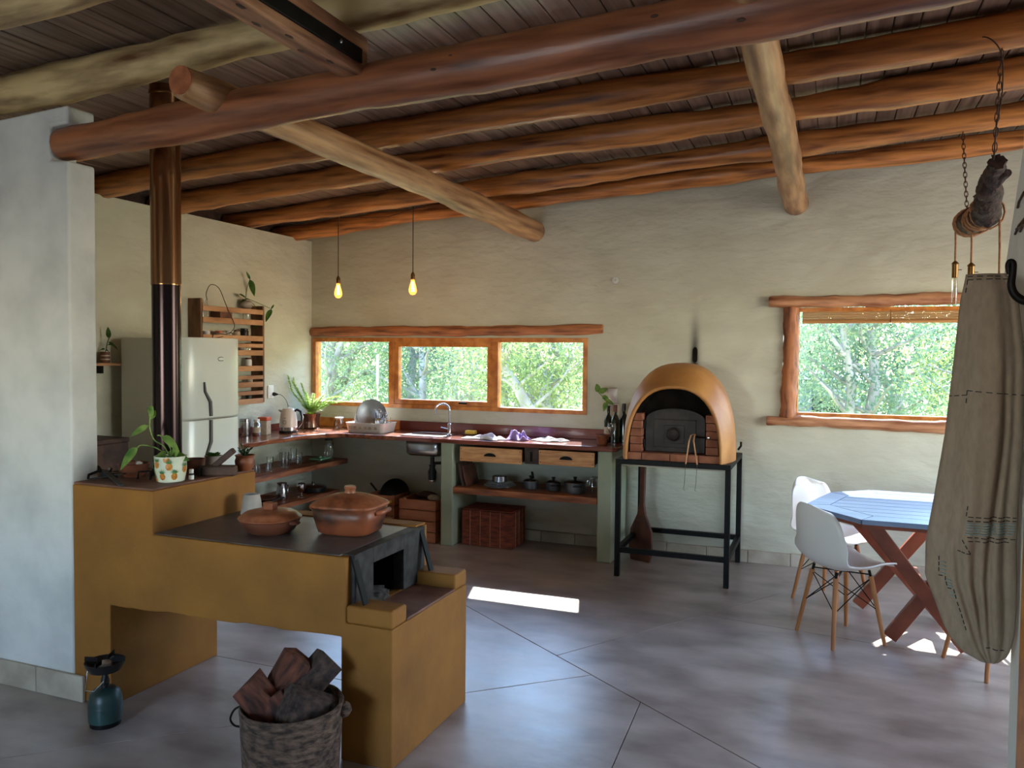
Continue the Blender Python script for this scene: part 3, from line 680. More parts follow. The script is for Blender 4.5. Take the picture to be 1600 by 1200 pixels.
MB().lathe([(.0115, 0), (.012, .002), (.012, .028), (.009, .032)], 16).build('bottle', WHITEPL, t); MB().lathe([(.0122, .020), (.0122, .029)], 16).build('band', BLACKPL, t); MB().lathe([(.0105, .0325), (.0105, .045), (.009, .047)], 16).build('cap', WHITEPL, t)
# carved wooden block with a slanting paddle
q = P('Z', 1, 338, 744)
t = thing('carved_block', 'dark carved wooden block with a slanting flat handle', 'wood carving', (q.x, q.y + .015, ZT), .40)
MB().box(-.075, .085, -.03, .03, 0, .050).build('block', DARKWOOD, t, bevel=.012, seg=3)
MB().box(-.092, -.076, -.026, .026, 0, .046).build('end_block', BLACKPL, t, bevel=.004)
MB().bar((-.02, 0, .045), (.075, 0, .125), .035, .028).build('handle', DARKWOOD, t, bevel=.006)
q = P('Z', 1, 380, 736)
t = thing('succulent_pot', 'round bellied terracotta pot with a branching succulent at the block edge', 'potted plant', (q.x - .01, 3.235, ZT))
MB().lathe([(.030, 0), (.034, .004), (.047, .03), (.049, .05), (.043, .066), (.050, .078), (.045, .078), (.038, .06)], 26).build('pot', CLAY, t)
MB().lathe([(.041, .064), (0, .068)], 18, cap=False).build('soil', SOIL, t)
rd = random.Random(9)
for i in range(7):
    a = i * .9; h = rd.uniform(.03, .07); d = Vector((math.cos(a) * .6, math.sin(a) * .6, 1)).normalized()
    p0 = Vector((0, 0, .06)); p1 = p0 + d * h
    MB().tube([p0, p1], .0035, 6).build('stem', SUCC, t)
    for kk in range(4): MB().leaf(p1 - d * .01 * kk, (math.cos(a + kk * 1.7), math.sin(a + kk * 1.7), .9), .026, .008, .0).build('leaf', SUCC, t)

# ---------------------------------------------------------------- on the hob
ZH = .8065
t = thing('round_casserole', 'round lidded terracotta casserole with a wedge knob', 'casserole', (-2.275, 2.86, ZH))
MB().lathe([(.085, 0), (.105, .012), (.125, .045), (.129, .058), (.120, .060), (.1, .05)], 36).build('dish', CLAYDK, t)
ld = MB().lathe([(.131, .0605), (.136, .062), (.137, .067), (.124, .076), (.116, .084), (.105, .090), (.06, .098), (.0, .100)], 36).build('lid', CLAYLID, t)
MB().prism([(-.030, -.016), (.026, -.018), (.028, .018), (-.028, .016)],   .097, .132).build('knob', CLAY, ld, bevel=.006, seg=3)
for s in (-1, 1): MB().blob((s * .128, 0, .05), (.022, .03, .012), seed=4).build('handle', CLAYDK, t)
# square casserole
t = thing('square_casserole', 'large squarish terracotta casserole with a domed lid', 'casserole', (-1.955, 3.00, ZH), .10)
def rsq(hw, hd, z, n=40, pw=4.):
    out = []
    for k in range(n):
        a = 2*PI*k/n; c, s_ = math.cos(a), math.sin(a)
        rr = (abs(c)**pw + abs(s_)**pw) ** (-1 / pw); out.append((hw * rr * c, hd * rr * s_, z))
    return out
def loft(rows, m, name, parent, capb=True, capt=True):
    b = MB(); R_ = [[b.bm.verts.new(v) for v in r] for r in rows]
    for A, B in zip(R_, R_[1:]):
        for k in range(len(A)): b.bm.faces.new((A[k], A[(k+1) % len(A)], B[(k+1) % len(A)], B[k])).smooth = True
    if capb: b.bm.faces.new(R_[0][::-1])
    if capt: b.bm.faces.new(R_[-1])
    return b.build(name, m, parent)
loft([rsq(.105, .09, 0), rsq(.125, .108, .012), rsq(.142, .122, .07), rsq(.150, .130, .118), rsq(.140, .12, .118)], CLAYCH, 'pot', t)
ld = loft([rsq(.153, .133, .1185), rsq(.156, .136, .126), rsq(.15, .13, .133), rsq(.118, .102, .152, pw=3), rsq(.08, .07, .166, pw=2.5), rsq(.03, .026, .174, pw=2)], CLAY, 'lid', t)
MB().lathe([(.026, .170), (.022, .185), (.027, .196), (.024, .204), (0, .205)], 18).build('knob', CLAYLID, ld)
for s in (-1, 1): MB().tube([(s * .148, -.045, .098), (s * .170, -.035, .105), (s * .172, .035, .105), (s * .148, .045, .098)], .011, 10).build('handle', CLAYCH, t)
q = P('Z', .81, 400, 797)
t = thing('clay_beaker', 'tapered grey beige clay beaker standing behind the round casserole', 'beaker', (q.x + .03, 3.140, ZH))
MB().lathe([(.050, 0), (.052, .004), (.044, .07), (.038, .098), (.034, .098), (.037, .06), (.036, .02), (0, .018)], 28).build('cup', GREYPOT, t)

# ---------------------------------------------------------------- floor in front of the stove
t = thing('gas_burner', 'camping burner on a small dark green gas bottle', 'gas stove', (-2.845, 2.49, .001))
MB().lathe([(.058, 0), (.060, .02), (.066, .022), (.068, .06), (.068, .105), (.060, .140), (.040, .158), (.0, .162)], 28).build('gas_bottle', GASGREEN, t)
MB().lathe([(.0685, .082), (.0695, .085), (.0685, .088)], 28).build('seam', GASGREEN, t)
MB().lathe([(.0615, .002), (.0615, .022)], 24).build('foot_ring', IRON, t)
MB().lathe([(.016, .155), (.018, .19), (.012, .21), (.012, .235)], 14).build('valve', BLACKPL, t)
MB().bar((.01, -.012, .18), (.045, -.035, .205), .014, .012).build('tap', BLACKPL, t)
MB().lathe([(.02, .225), (.062, .235), (.078, .262), (.080, .275), (.074, .275), (.06, .248), (0, .244)], 26).build('bowl', BLACKPL, t)
MB().lathe([(.028, .246), (.028, .268), (.022, .272), (0, .273)], 20).build('burner_head', GREYPOT, t)
for a in range(4): MB().bar((.085*math.cos(a*PI/2+.4), .085*math.sin(a*PI/2+.4), .283), (.03*math.cos(a*PI/2+.4), .03*math.sin(a*PI/2+.4), .279), .004, .018).build('pan_support', IRON, t)
MB().tube([(-.072, -.02, .27), (-.074, -.03, .19), (-.03, -.075, .168), (.02, -.072, .172), (.052, -.05, .215)], .0022, 6).build('wire_bail', STEEL, t)
# woven bucket with firewood
_b = P('Y', 2.39, 456, 1110); BX, BY = _b.x, _b.y
t = thing('firewood_basket', 'rough woven bark basket standing in front of the stove', 'basket', (BX, BY, .001))
rd = random.Random(2); rows = []
for r, z in [(.13, 0), (.145, .01), (.150, .06), (.153, .12), (.156, .17), (.158, .205), (.161, .225), (.158, .232), (.148, .225), (.143, .15), (.138, .03)]:
    rows.append([((r * 1.16 + rd.uniform(-.002, .002)) * math.cos(2*PI*k/36), (r * 1.16 + rd.uniform(-.002, .002)) * math.sin(2*PI*k/36), z * 1.38) for k in range(36)])
loft(rows, HIDE, 'basket', t)
MB().tube(spl([off(-.182, .30), off(-.21, .285), off(-.226, .25), off(-.21, .225), off(-.178, .22)]), .004, 8).build('handle', IRON, t)
MB().blob(tuple(off(.192, .285, .01)), (.026, .03, .028), seed=8).build('lug', HIDE, t)
def chunk(p, size, rot, m, label, seed):
    rd = random.Random(seed); o = MB()
    L, wd, h = [q * 1.12 for q in size]; poly = [(-wd/2, -h*.3), (wd*.1, -h*.5), (wd/2, -h*.1), (wd*.35, h*.45), (-wd*.15, h*.5)]
    a = []; 
    for x in (-L/2, -L/6, L/6, L/2):
        a.append([o.bm.verts.new((x + rd.uniform(-.008, .008), y + rd.uniform(-.012, .012), z + rd.uniform(-.012, .012))) for y, z in poly])
    for A, B in zip(a, a[1:]):
        for k in range(5): o.bm.faces.new((A[k], A[(k+1)%5], B[(k+1)%5], B[k]))
    o.bm.faces.new(a[0][::-1]); o.bm.faces.new(a[-1])
    ob = o.build('firewood', m, None, p, bevel=.004); ob.rotation_euler = rot
    return tag(ob, label, 'firewood', 'split logs in the basket')
B0 = Vector((BX, BY, .10))
chunk(B0 + off(-.07, .205, -.03), (.22, .12, .10), (.2, .75, .3), BARK, 'reddish split log lying lowest on the rim side of the basket', 1)
chunk(B0 + off(-.03, .285, .05), (.16, .10, .09), (.5, -1.0, .6), BARK, 'split log standing highest, pale torn edge showing', 2)
chunk(B0 + off(.06, .265, .07), (.17, .10, .10), (.1, -.75, 1.1), BARKD, 'nearly black log end jutting from the back of the basket', 3)
chunk(B0 + off(.075, .195, -.02), (.20, .12, .12), (.3, .5, 1.2), BARKD, 'bark covered grey brown log by the basket lug', 4)
chunk(B0 + off(.0, .17, -.04), (.19, .09, .09), (.1, 1.0, .2), BARK, 'short brown split log wedged in the middle of the basket', 5)

# ================================================================== FRIDGE AND LEFT WALL
FX = -3.935                                     # door front
fr = thing('fridge', 'white two door fridge freezer with dark wavy handles', 'fridge', (-4.22, 4.385, 0))
def FL(x, y, z): return (x + 4.22, y - 4.385, z)
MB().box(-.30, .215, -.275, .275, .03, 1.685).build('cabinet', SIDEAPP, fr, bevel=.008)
def fridge_door(z0, z1, nm):
    m = MB(); n = 15; a = []
    for i in range(n + 1):
        t = i / n; y = -.278 + t * .556; e = min(t, 1 - t)
        a.append((.285 - .055 * (abs(2*t - 1) ** 4), y))
    poly = [(.218, -.278)] + [(x, y) for x, y in a] + [(.218, .278)]
    o = m.prism(poly, z0, z1).build(nm, WHITEAPP, fr, bevel=.010, seg=3)
    for f in o.data.polygons: f.use_smooth = abs(f.normal.z) < .5
    return o
fz = P('X', FX, 335, 653.5).z
d1 = fridge_door(fz + .006, 1.69, 'door'); d2 = fridge_door(.06, fz - .006, 'door')
def doorpt(px, py): p = P('X', FX, px, py); return (p.x + 4.22 + .004, p.y - 4.385, p.z)
hp = [doorpt(319, 597), doorpt(320, 612), doorpt(328, 628), doorpt(329, 650)]
MB().tube(hp, [.006, .010, .013, .013], 8).build('handle', GREYPL, d1)
hp = [doorpt(329, 656), doorpt(329, 690), doorpt(322, 712), doorpt(320, 727)]
MB().tube(hp, [.013, .013, .010, .006], 8).build('handle', GREYPL, d2)
c = doorpt(345, 561)
MB().tube([(c[0] - .001, c[1] + .030 * math.cos(a), c[2] + .013 * math.sin(a)) for a in [i * .45 for i in range(2, 13)]], .0025, 6).build('emblem', STEEL, d1)
MB().box(-.28, .20, -.26, .26, 0, .0295).build('plinth', BLACKPL, fr)

# dark cupboard in the corner before the fridge
_ct = P('Y', 3.75, 165, 739).z; _cb = P('Y', 3.85, 165, 684).z
t = thing('corner_chest', 'low chest with a reddish plank top in the shade before the fridge', 'chest', (-4.33, 3.75, 0))
MB().box(-.24, .26, -.30, .28, 0, _ct - .03).build('body', DARKWOOD, t, bevel=.01)
MB().box(-.245, .27, -.31, .29, _ct - .0295, _ct).build('top', COUNTERL, t, bevel=.004)
t = thing('dark_box', 'dark closed box standing on the chest before the fridge', 'box', (-4.40, 3.78, _ct + .0005))
MB().box(-.16, .13, -.16, .16, 0, _cb - _ct - .03).build('box', DARKWOOD, t, bevel=.006); MB().box(-.165, .135, -.165, .165, _cb - _ct - .0295, _cb - _ct).build('lid', DARKWOOD, t, bevel=.006)
# little wall shelf with a plant
wp = P('X', XL, 160, 567)
t = thing('wall_bracket_shelf', 'tiny wooden shelf on the wall left of the fridge', 'shelf', (XL + .001, 3.99, wp.z))
MB().box(0, .10, -.12, .12, -.018, 0).build('board', PALLET, t, bevel=.003); MB().box(0, .06, -.01, .01, -.07, -.0185).build('bracket', IRON, t)
t = thing('shelf_plant', 'small dark leaved plant in a tin on the tiny wall shelf', 'potted plant', (XL + .055, 4.02, wp.z + .001))
MB().lathe([(.028, 0), (.030, .004), (.030, .075), (.026, .075), (.026, .06)], 18).build('tin', CLAYDK, t); MB().lathe([(.031, .02), (.031, .028)], 18).build('band', PAPER, t); MB().lathe([(.031, .045), (.031, .053)], 18).build('band', PAPER, t)
MB().tube([(0, 0, .06), (.01, .01, .14), (.015, .02, .17)], .003, 6).build('stem', LEAFD, t)
leaves(t, [((.015, .02, .165), off(-.1, 1, 0), .08, .035, .0), ((.012, .012, .14), off(1, -.1, 0), .07, .016, .7), ((.01, .01, .12), off(.8, .5, 0), .07, .014, .9), ((0, 0, .08), off(.6, .5, -.4), .07, .014, .9), ((0, 0, .09), off(-.7, .3, .1), .06, .016, .7)], LEAFD)

# pallet spice rack
RZ0, RZ1, RYA, RYB = 1.165, 2.005, 4.83, 5.575
rk = thing('spice_rack', 'pallet wood spice rack hanging on the wall above the fridge', 'shelf', (XL + .001, (RYA + RYB) / 2, RZ0))
hw = (RYB - RYA) / 2; RH = RZ1 - RZ0; DP = .125
MB().box(0, DP, -hw, -hw + .022, 0, RH).build('side_post', PALLETD, rk, bevel=.003)
MB().box(0, DP, hw - .022, hw, 0, RH - .02).build('side_post', PALLETD, rk, bevel=.003)
def shelf(z, slat=True):
    MB().box(.002, DP - .012, -hw + .023, hw - .023, z, z + .016).build('shelf_board', PALLETD, rk, bevel=.002)
    MB().box(DP - .0115, DP + .004, -hw + .0225, hw - .0225, z - .006, z + .038).build('front_slat', PALLET, rk, bevel=.002)
for z in (.0, .14, .275, .405, .525): shelf(z)
for z in (.05, .18, .445): MB().box(DP - .0115, DP + .004, -hw + .0225, hw - .0225, z + .02, z + .052).build('front_slat', PALLET, rk, bevel=.002)
shelf(.66); MB().box(DP - .0115, DP + .004, -hw + .0225, hw - .0225, .745, .785).build('front_slat', PALLET, rk, bevel=.002)
def jar(x, y, z, r, h, body, lid, label, cat='jar', grp=None, name='spice_jar', lidh=.012):
    t = thing(name, label, cat, (x, y, z), group=grp)
    MB().lathe([(r * .95, 0), (r, .003), (r, h * .85), (r * .86, h * .95), (r * .86, h)], 18).build('jar_body', body, t)
    if lid: MB().lathe([(r * .9, h + .0003), (r * .92, h + lidh), (r * .8, h + lidh + .002)], 18).build('lid', lid, t)
    return t
xs = XL + .06
def RZ(z): return RZ0 + z + .0165
for dy, r, h, b, l, lab in ((-.24, .030, .05, CHINA, None, 'white ceramic pot on the rack shelf level with the fridge top'), (-.10, .033, .04, PAPER, REDTIN, 'squat jar with a red lid on the spice rack'),
        (.02, .03, .045, CLEAR, WHITEPL, 'clear jar with a white lid on the spice rack'), (.20, .034, .07, BLACKPL, BLACKPL, 'tall black jar at the end of the spice rack'), (.11, .026, .055, PAPER, CLAYDK, 'paper wrapped jar beside the tall black jar')):
    jar(xs, 5.20 + dy, RZ(.525), r, h, b, l, lab)
for dy, r, h, b, l, lab in ((.17, .03, .06, PAPER, GREENPL, 'jar with a green lid on the rack just below the fridge top'), (.25, .028, .07, CLEAR, CLAYDK, 'glass jar beside the green lidded jar'),):
    jar(xs, 5.20 + dy, RZ(.405), r, h, b, l, lab)
jar(xs, 5.45, RZ(.275), .028, .075, CHINA, CLAYDK, 'cream jar with a brown lid on the middle rack shelf')
jar(xs, 5.46, RZ(.14), .028, .06, PAPER, PALLETD, 'brown paper jar on the second lowest rack shelf')
jar(xs, 5.45, RZ(.0), .026, .055, BLACKPL, STEEL, 'small dark jar on the lowest rack shelf')
t = thing('red_box', 'flat red brown box lying on the top of the spice rack', 'box', (xs, 5.13, RZ(.66))); MB().box(-.05, .05, -.07, .07, 0, .075).build('box', CLAYDK, t, bevel=.004); MB().box(-.051, .051, -.071, .071, .0755, .09).build('lid', REDTIN, t, bevel=.003)
t = thing('glass_vase', 'pale glass bottle vase at the end of the spice rack top', 'vase', (xs - .01, 4.96, RZ(.66)))
MB().lathe([(.03, 0), (.034, .004), (.036, .09), (.018, .13), (.016, .16), (.014, .16)], 18).build('vase', CLEAR, t)
tag(MB().tube(spl([(xs + .01, 4.96, 2.0), (xs + .03, 4.93, 2.05), (xs + .02, 4.99, 2.12), (xs + .02, 5.08, 2.10), (xs + .05, 5.12, 1.98), (XL + .135, 5.12, 1.93), (XL + .14, 5.19, 1.80), (XL + .14, 5.10, 1.735), (XL + .14, 4.98, 1.745), (XL + .135, 4.95, 1.70), (XL + .137, 5.06, 1.715)]), .003, 6).build('loose_wire', CORD), 'thin dark wire looping over the front of the spice rack', 'wire')
# climbing plant on the rack
t = thing('climbing_plant', 'long stemmed green plant in a jar on top of the spice rack', 'potted plant', (xs, 5.43, RZ(.66)))
MB().lathe([(.030, 0), (.032, .004), (.034, .10), (.026, .13), (.024, .13)], 18).build('jar', CLEAR, t)
MB().blob((0, 0, .15), (.04, .06, .035), seed=5, j=.3).build('moss', GREYPOT, t)
def W(px, py, dx=.06): p = P('X', XL + dx, px, py); return p - Vector((xs, 5.43, RZ(.66)))
for a in ([W(383, 470), W(386, 450), W(391, 435)], [W(385, 466), W(400, 472), W(416, 479), W(424, 483)], [W(383, 470), W(397, 476), W(404, 495)]):
    MB().tube(spl(a), .0025, 6).build('stem', LEAFD, t)
leaves(t, [(W(391, 437), W(394, 446) - W(391, 426) + Vector((.02, 0, 0)), .12, .05, .2), (W(391, 436), W(380, 420) - W(391, 436), .07, .025, -.2), (W(424, 483), W(412, 505) - W(424, 483), .12, .05, .2), (W(424, 483), W(428, 475) - W(424, 483), .06, .02, .1),
          (W(404, 495), W(399, 512) - W(404, 495), .10, .04, .2), (W(384, 465), W(368, 455) - W(384, 465), .09, .04, .1), (W(384, 468), W(372, 472) - W(384, 468), .06, .03, .2), (W(384, 468), W(400, 464) - W(384, 468), .07, .03, .2)], LEAFD)

# wall sockets
def socket(axis, p, label, m=WHITEPL):
    t = thing('wall_socket', label, 'socket', p)
    if axis == 'X': MB().box(0, .010, -.038, .038, -.058, .058).build('plate', m, t, bevel=.004); f = MB().box(.0102, .013, -.024, .024, -.04, .04).build('insert', m, t, bevel=.002)
    else: MB().box(-.038, .038, -.010, 0, -.058, .058).build('plate', m, t, bevel=.004); f = MB().box(-.022, .022, -.013, -.0102, -.036, .036).build('insert', m, t, bevel=.002)
    return t
sk = P('X', XL, 422, 612); socket('X', (XL + .001, sk.y, sk.z), 'white double wall socket above the kettle')
sk2 = P('Y', YB, 958, 618); sw = socket('Y', (sk2.x, YB - .001, sk2.z), 'white wall switch plate above the wine bottles')
MB().box(-.012, .012, -.017, -.0132, -.005, .028).build('rocker', WHITEPL, sw, bevel=.002)
cp = P('Y', YB, 962, 438); t = thing('blanking_disc', 'small round white blanking cap high on the back wall', 'cover', (cp.x, YB - .001, cp.z))
MB().lathe([(.030, 0), (.028, -.006), (.0, -.008)], 24, ax='Y').build('disc', PLASTER_W, t); MB().lathe([(.004, -.0085), (.003, -.011)], 8, ax='Y').build('screw', STEEL, t)

# ================================================================== COUNTER
ZC = .895; CT = .036
# L shaped worktop: left arm with a live edge, back arm to the last pillar
edge = [(-4.135, 4.90), (-4.125, 5.05), (-4.15, 5.2), (-4.12, 5.35), (-4.13, 5.5), (-4.10, 5.65), (-4.03, 5.80), (-3.93, 5.885)]
back = [(-3.2, 5.885), (-2.4, 5.89), (-1.52, 5.905), (-1.485, 5.93)]
hole = (-3.37, -3.03, 5.99, 6.30)               # sink cut-out
wt = thing('worktop', 'L shaped dark red wooden worktop with a live edge', 'worktop', (0, 0, ZC - CT))
arm = [(XL + .001, 4.70), (-4.14, 4.70)] + edge + [(hole[0], 5.886), (hole[0], YB - .001), (XL + .001, YB - .001)]
MB().prism(arm, 0, CT).build('left_board', COUNTERL, wt, bevel=.005, seg=2)
MB().prism([(hole[0] + .0005, 5.886), (hole[1], 5.886), (hole[1], hole[2]), (hole[0] + .0005, hole[2])], 0, CT).build('front_strip', COUNTER, wt, bevel=.004)
MB().prism([(hole[0] + .0005, hole[3]), (hole[1], hole[3]), (hole[1], YB - .001), (hole[0] + .0005, YB - .001)], 0, CT).build('back_strip', COUNTER, wt, bevel=.002)
MB().prism([(hole[1] + .0005, 5.886), (-2.4, 5.89), (-1.52, 5.905), (-1.485, 5.93), (-1.485, YB - .001), (hole[1] + .0005, YB - .001)], 0, CT).build('back_board', COUNTER, wt, bevel=.006)
sp = thing('splashback', 'dark red splash board standing along the back of the worktop', 'splashback', (0, YB - .001, ZC))
for a, b, m_ in ((XL + .022, -3.64, FRAME), (-3.638, -2.9, SPLASH), (-2.898, -1.50, SPLASH)):
    MB().box(a, b, -.020, 0, 0.0005, .085).build('board', m_, sp, bevel=.003)
MB().box(XL + .001, XL + .021, -1.5, -.001, .0005, .06).build('board', SPLASH, sp, bevel=.003)
# masonry pillars
for a, b, lab in ((-2.983, -2.872, 'green rendered masonry pillar between the sink and the drawers'), (-1.641, -1.525, 'green rendered masonry pillar at the oven end of the worktop')):
    tag(MB().box(a, b, 5.927, YB - .001, 0, ZC - CT - .0005).build('counter_pillar', PILLAR, bevel=.010, seg=3), lab, 'pillar', 'pillars under the worktop')
# left arm shelves
def shelfboard(name, x0, x1, y0, y1, z1, th, lab, m):
    return tag(MB().box(x0, x1, y0, y1, z1 - th, z1).build(name, m, bevel=.004), lab, 'shelf')
SU, SLW = .613, .343
shelfboard('wall_shelf', XL + .001, -4.15, 4.72, 6.33, SU, .045, 'thick wooden shelf right under the left arm of the worktop', SHELFW)
shelfboard('wall_shelf', XL + .001, -4.15, 4.72, 6.20, SLW, .040, 'lower wooden shelf near the floor under the left arm of the worktop', SHELFW)
MB_ = shelfboard('pot_shelf', -2.871, -1.642, 5.93, 6.40, .495, .052, 'reddish wooden shelf for pans between the two pillars', SHELFX)
# sink
sk = thing('sink', 'stainless steel sink bowl set in the worktop', 'sink', (-3.2, 6.145, ZC))
def ring(hw, hd, z, r=.04, n=6):
    out = []
    for cx, cy, a0 in ((hw - r, hd - r, 0), (-hw + r, hd - r, PI/2), (-hw + r, -hd + r, PI), (hw - r, -hd + r, 1.5*PI)):
        for k in range(n): a = a0 + k * PI/2/(n-1); out.append((cx + r*math.cos(a), cy + r*math.sin(a), z))
    return out
loft([ring(.205, .185, .0008), ring(.207, .187, .003), ring(.160, .145, .004), ring(.158, .143, .0), ring(.150, .135, -.150), ring(.10, .09, -.158)], STEEL, 'basin', sk, capb=False)
loft([ring(.1665, .152, -.001), ring(.164, .150, -.150, r=.05), ring(.148, .135, -.170, r=.05)], STEEL, 'outer_shell', sk)
tr = thing('drain_trap', 'black plastic bottle trap hanging under the sink', 'drain', (-3.13, 6.06, .50))
MB().lathe([(.028, 0), (.034, .01), (.034, .02)], 18).build('collar', STEEL, tr)
MB().lathe([(.031, .0205), (.034, .03), (.036, .09), (.026, .115), (.022, .135)], 18).build('bottle', BLACKPL, tr)
MB().lathe([(.028, .1355), (.028, .148), (.018, .15), (.018, .215)], 18).build('tailpiece', BLACKPL, tr)
MB().tube([(0, 0, .16), (.06, .05, .16), (.10, .12, .15), (.10, .357, .15)], .013, 10).build('waste_pipe', BLACKPL, tr)
tp = P('Z', ZC, 692, 680)
fc = thing('kitchen_tap', 'tall chrome swan neck tap beside the sink', 'tap', (-3.005, 6.13, ZC + .0005))
MB().lathe([(.024, 0), (.026, .003), (.024, .012), (.016, .016), (.016, .10), (.011, .104)], 20).build('body', CHROME, fc)
aa = [(0, 0, .09), (0, 0, .20)] + [(-.055 + .055*math.cos(t_), -.02 * (1-math.cos(t_)), .215 + .055*math.sin(t_)) for t_ in [i*.35 for i in range(0, 9)]] + [(-.112, -.04, .175)]
MB().tube(spl(aa, 3), .0095, 12).build('spout', CHROME, fc)
MB().bar((-.012, .0, .055), (-.075, -.01, .068), .012, .010).build('lever', CHROME, fc, bevel=.003)
# drawers
def drawer(x0, x1, z0, z1, lab):
    t = thing('drawer', lab, 'drawer', ((x0+x1)/2, 5.935, z0), group='pine drawers under the worktop')
    hw = (x1-x0)/2; h = z1 - z0
    MB().box(-hw, hw, 0, .018, 0, h).build('front', DRAWERW, t, bevel=.003)
    MB().box(-hw + .02, hw - .02, .0185, .40, .01, h - .02).build('box', PALLETD, t)
    m = MB(); n = 14
    pts = [(.052*math.cos(a), .028*math.sin(a)) for a in [PI*i/n for i in range(n+1)]]
    hd = MB().prismY([(x, z + h*.42) for x, z in pts], -.018, -.0005).build('cup_handle', IRON, t, bevel=.005, seg=3)
    for xx in (-hw + .014, hw - .014):
        for zz in (.02, h - .02): MB().lathe([(.004, -.002), (.004, -.0005)], 8, (xx, 0, zz), 'Y').build('nail', IRON, t)
    return t
drawer(-2.813, -2.267, .715, .835, 'pine drawer with a black cup handle next to the sink pillar')
drawer(-2.123, -1.668, .727, .842, 'knotty pine drawer with a black cup handle next to the oven end pillar')
rl = thing('drawer_runner', 'dark wooden runner rail between the two drawers', 'rail', (-2.2, 5.97, .72)); MB().box(-.055, .065, 0, .42, 0, ZC - CT - .7205).build('rail', DARKWOOD, rl); MB().box(-.005, .010, -.012, -.0005, .02, .10).build('hanger', IRON, rl)

# ================================================================== THINGS ON THE WORKTOP
ZW = ZC + .0006
def atc(px, py): p = P('Z', ZC, px, py); return p
q = P('X', -4.50, 389, 672)
t = thing('steel_canister', 'tall plain steel canister next to the fridge', 'canister', (-4.50, 5.34, ZW)); MB().lathe([(.042, 0), (.043, .003), (.043, .125), (.040, .128)], 22).build('can', STEEL, t); MB().lathe([(.044, .1285), (.044, .142), (.04, .145)], 22).build('lid', STEEL, t)
t = thing('storage_jar', 'narrow glass storage jar with a white lid in front of the orange tin', 'jar', (-4.42, 5.385, ZW)); MB().lathe([(.030, 0), (.032, .003), (.032, .10), (.022, .115), (.022, .12)], 20).build('jar_body', STEEL, t); MB().lathe([(.025, .1205), (.025, .138), (.022, .14)], 20).build('lid', WHITEPL, t); MB().lathe([(.0325, .03), (.0325, .075)], 20).build('paper_band', PAPER, t)
t = thing('orange_tin', 'square tin with an orange lid and paper sides', 'tin', (-4.44, 5.51, ZW), .2); MB().box(-.04, .04, -.04, .04, 0, .118).build('tin', PAPER, t, bevel=.006); MB().box(-.042, .042, -.042, .042, .1185, .15).build('lid', REDTIN, t, bevel=.006)
# kettle
t = thing('electric_kettle', 'cream electric kettle with a black and chrome handle', 'kettle', (-4.37, 5.74, ZW), .38)
MB().lathe([(.078, 0), (.080, .004), (.080, .016), (.070, .02)], 28).build('base', BLACKPL, t)
MB().lathe([(.076, .0205), (.078, .022), (.078, .048), (.075, .05)], 28).build('steel_band', STEEL, t)
bd = MB().lathe([(.075, .0505), (.074, .10), (.066, .16), (.055, .195), (.050, .20)], 28).build('jug', CREAM, t)
MB().lathe([(.050, .2005), (.046, .21), (.02, .216), (.0, .217)], 24).build('lid', CREAM, t)
MB().lathe([(.006, .2165), (.006, .226), (.010, .23), (.009, .236), (0, .237)], 12).build('lid_knob', STEEL, t)
MB().prismY([(-.045, .165), (-.085, .192), (-.082, .20), (-.045, .195)], -.016, .016).build('spout', STEEL, t, bevel=.004)
MB().tube([(.052, 0, .185), (.075, 0, .20), (.105, 0, .185), (.118, 0, .14), (.112, 0, .085), (.085, 0, .05)], [.010, .011, .011, .010, .009, .008], 10).build('handle', BLACKPL, t)
MB().tube([(.112, 0, .175), (.127, 0, .14), (.121, 0, .085), (.09, 0, .042)], .005, 8).build('handle_trim', STEEL, t)
rg = MB(); rg.tube([(-.0765 * math.cos(.55 + 0 * a) + 0, 0, 0) for a in (0, 1)] if False else [((.0755) * math.cos(-1.75 + .20 * math.cos(a)), (.0755) * math.sin(-1.75 + .20 * math.cos(a)), .095 + .016 * math.sin(a)) for a in [i * 2 * PI / 16 for i in range(16)]], .0018, 6, closed=True).build('dial', GREYPL, bd)
MB().tube([(.071 * math.cos(-1.75 + s), .071 * math.sin(-1.75 + s), .132) for s in (-.15, -.05, .05, .15)], .0022, 6).build('logo', GREYPL, bd)
kt = Vector((-4.37, 5.74, ZW)); sc = P('X', XL, 424, 615)
t = thing('kettle_plug', 'black plug with its cord running from the socket down to the kettle', 'plug', (XL + .0145, sc.y + .01, sc.z - .005))
MB().lathe([(.017, 0), (.018, .012), (.010, .035), (.006, .05)], 14, ax='X').build('plug', BLACKPL, t)
MB().tube(spl([(.05, 0, 0), (.075, .02, -.01), (.10, .045, -.05), (.11, .07, -.12), (.10, .10, -.24), (.085, .085, -.327)]), .003, 6).build('cord', GREYPL, t)
# fern in a metal pot
fq = Vector((-4.44, 6.16, ZW))
t = thing('fern_pot', 'feathery asparagus fern in a dented metal pot by the window', 'potted plant', fq)
MB().lathe([(.068, 0), (.082, .012), (.078, .05), (.080, .10), (.092, .138), (.086, .138), (.075, .10)], 30).build('pot', COPPERPOT, t)
MB().lathe([(.080, .118), (0, .125)], 20, cap=False).build('soil', SOIL, t)
MB().lathe([(.09, -.0002), (.105, .010), (.100, .010), (.085, .004)], 26, cap=False).build('saucer', CLEAR, t)
rd = random.Random(12)
frd = [(off(-.55, 1, .05), .36, .15), (off(-.42, 1, -.2), .33, .2), (off(-.72, 1.0, -.1), .40, .10), (off(.35, 1, .05), .28, .9), (off(.7, .9, -.1), .38, .75), (off(.5, 1.0, -.2), .26, .5), (off(.95, .8, -.05), .33, .6), (off(-.1, 1, -.3), .22, .3), (off(.15, 1, -.2), .24, .5), (off(-.25, 1, .0), .30, .3), (off(.3, .8, -.5), .25, .6), (off(.6, .75, .02), .30, .8)]
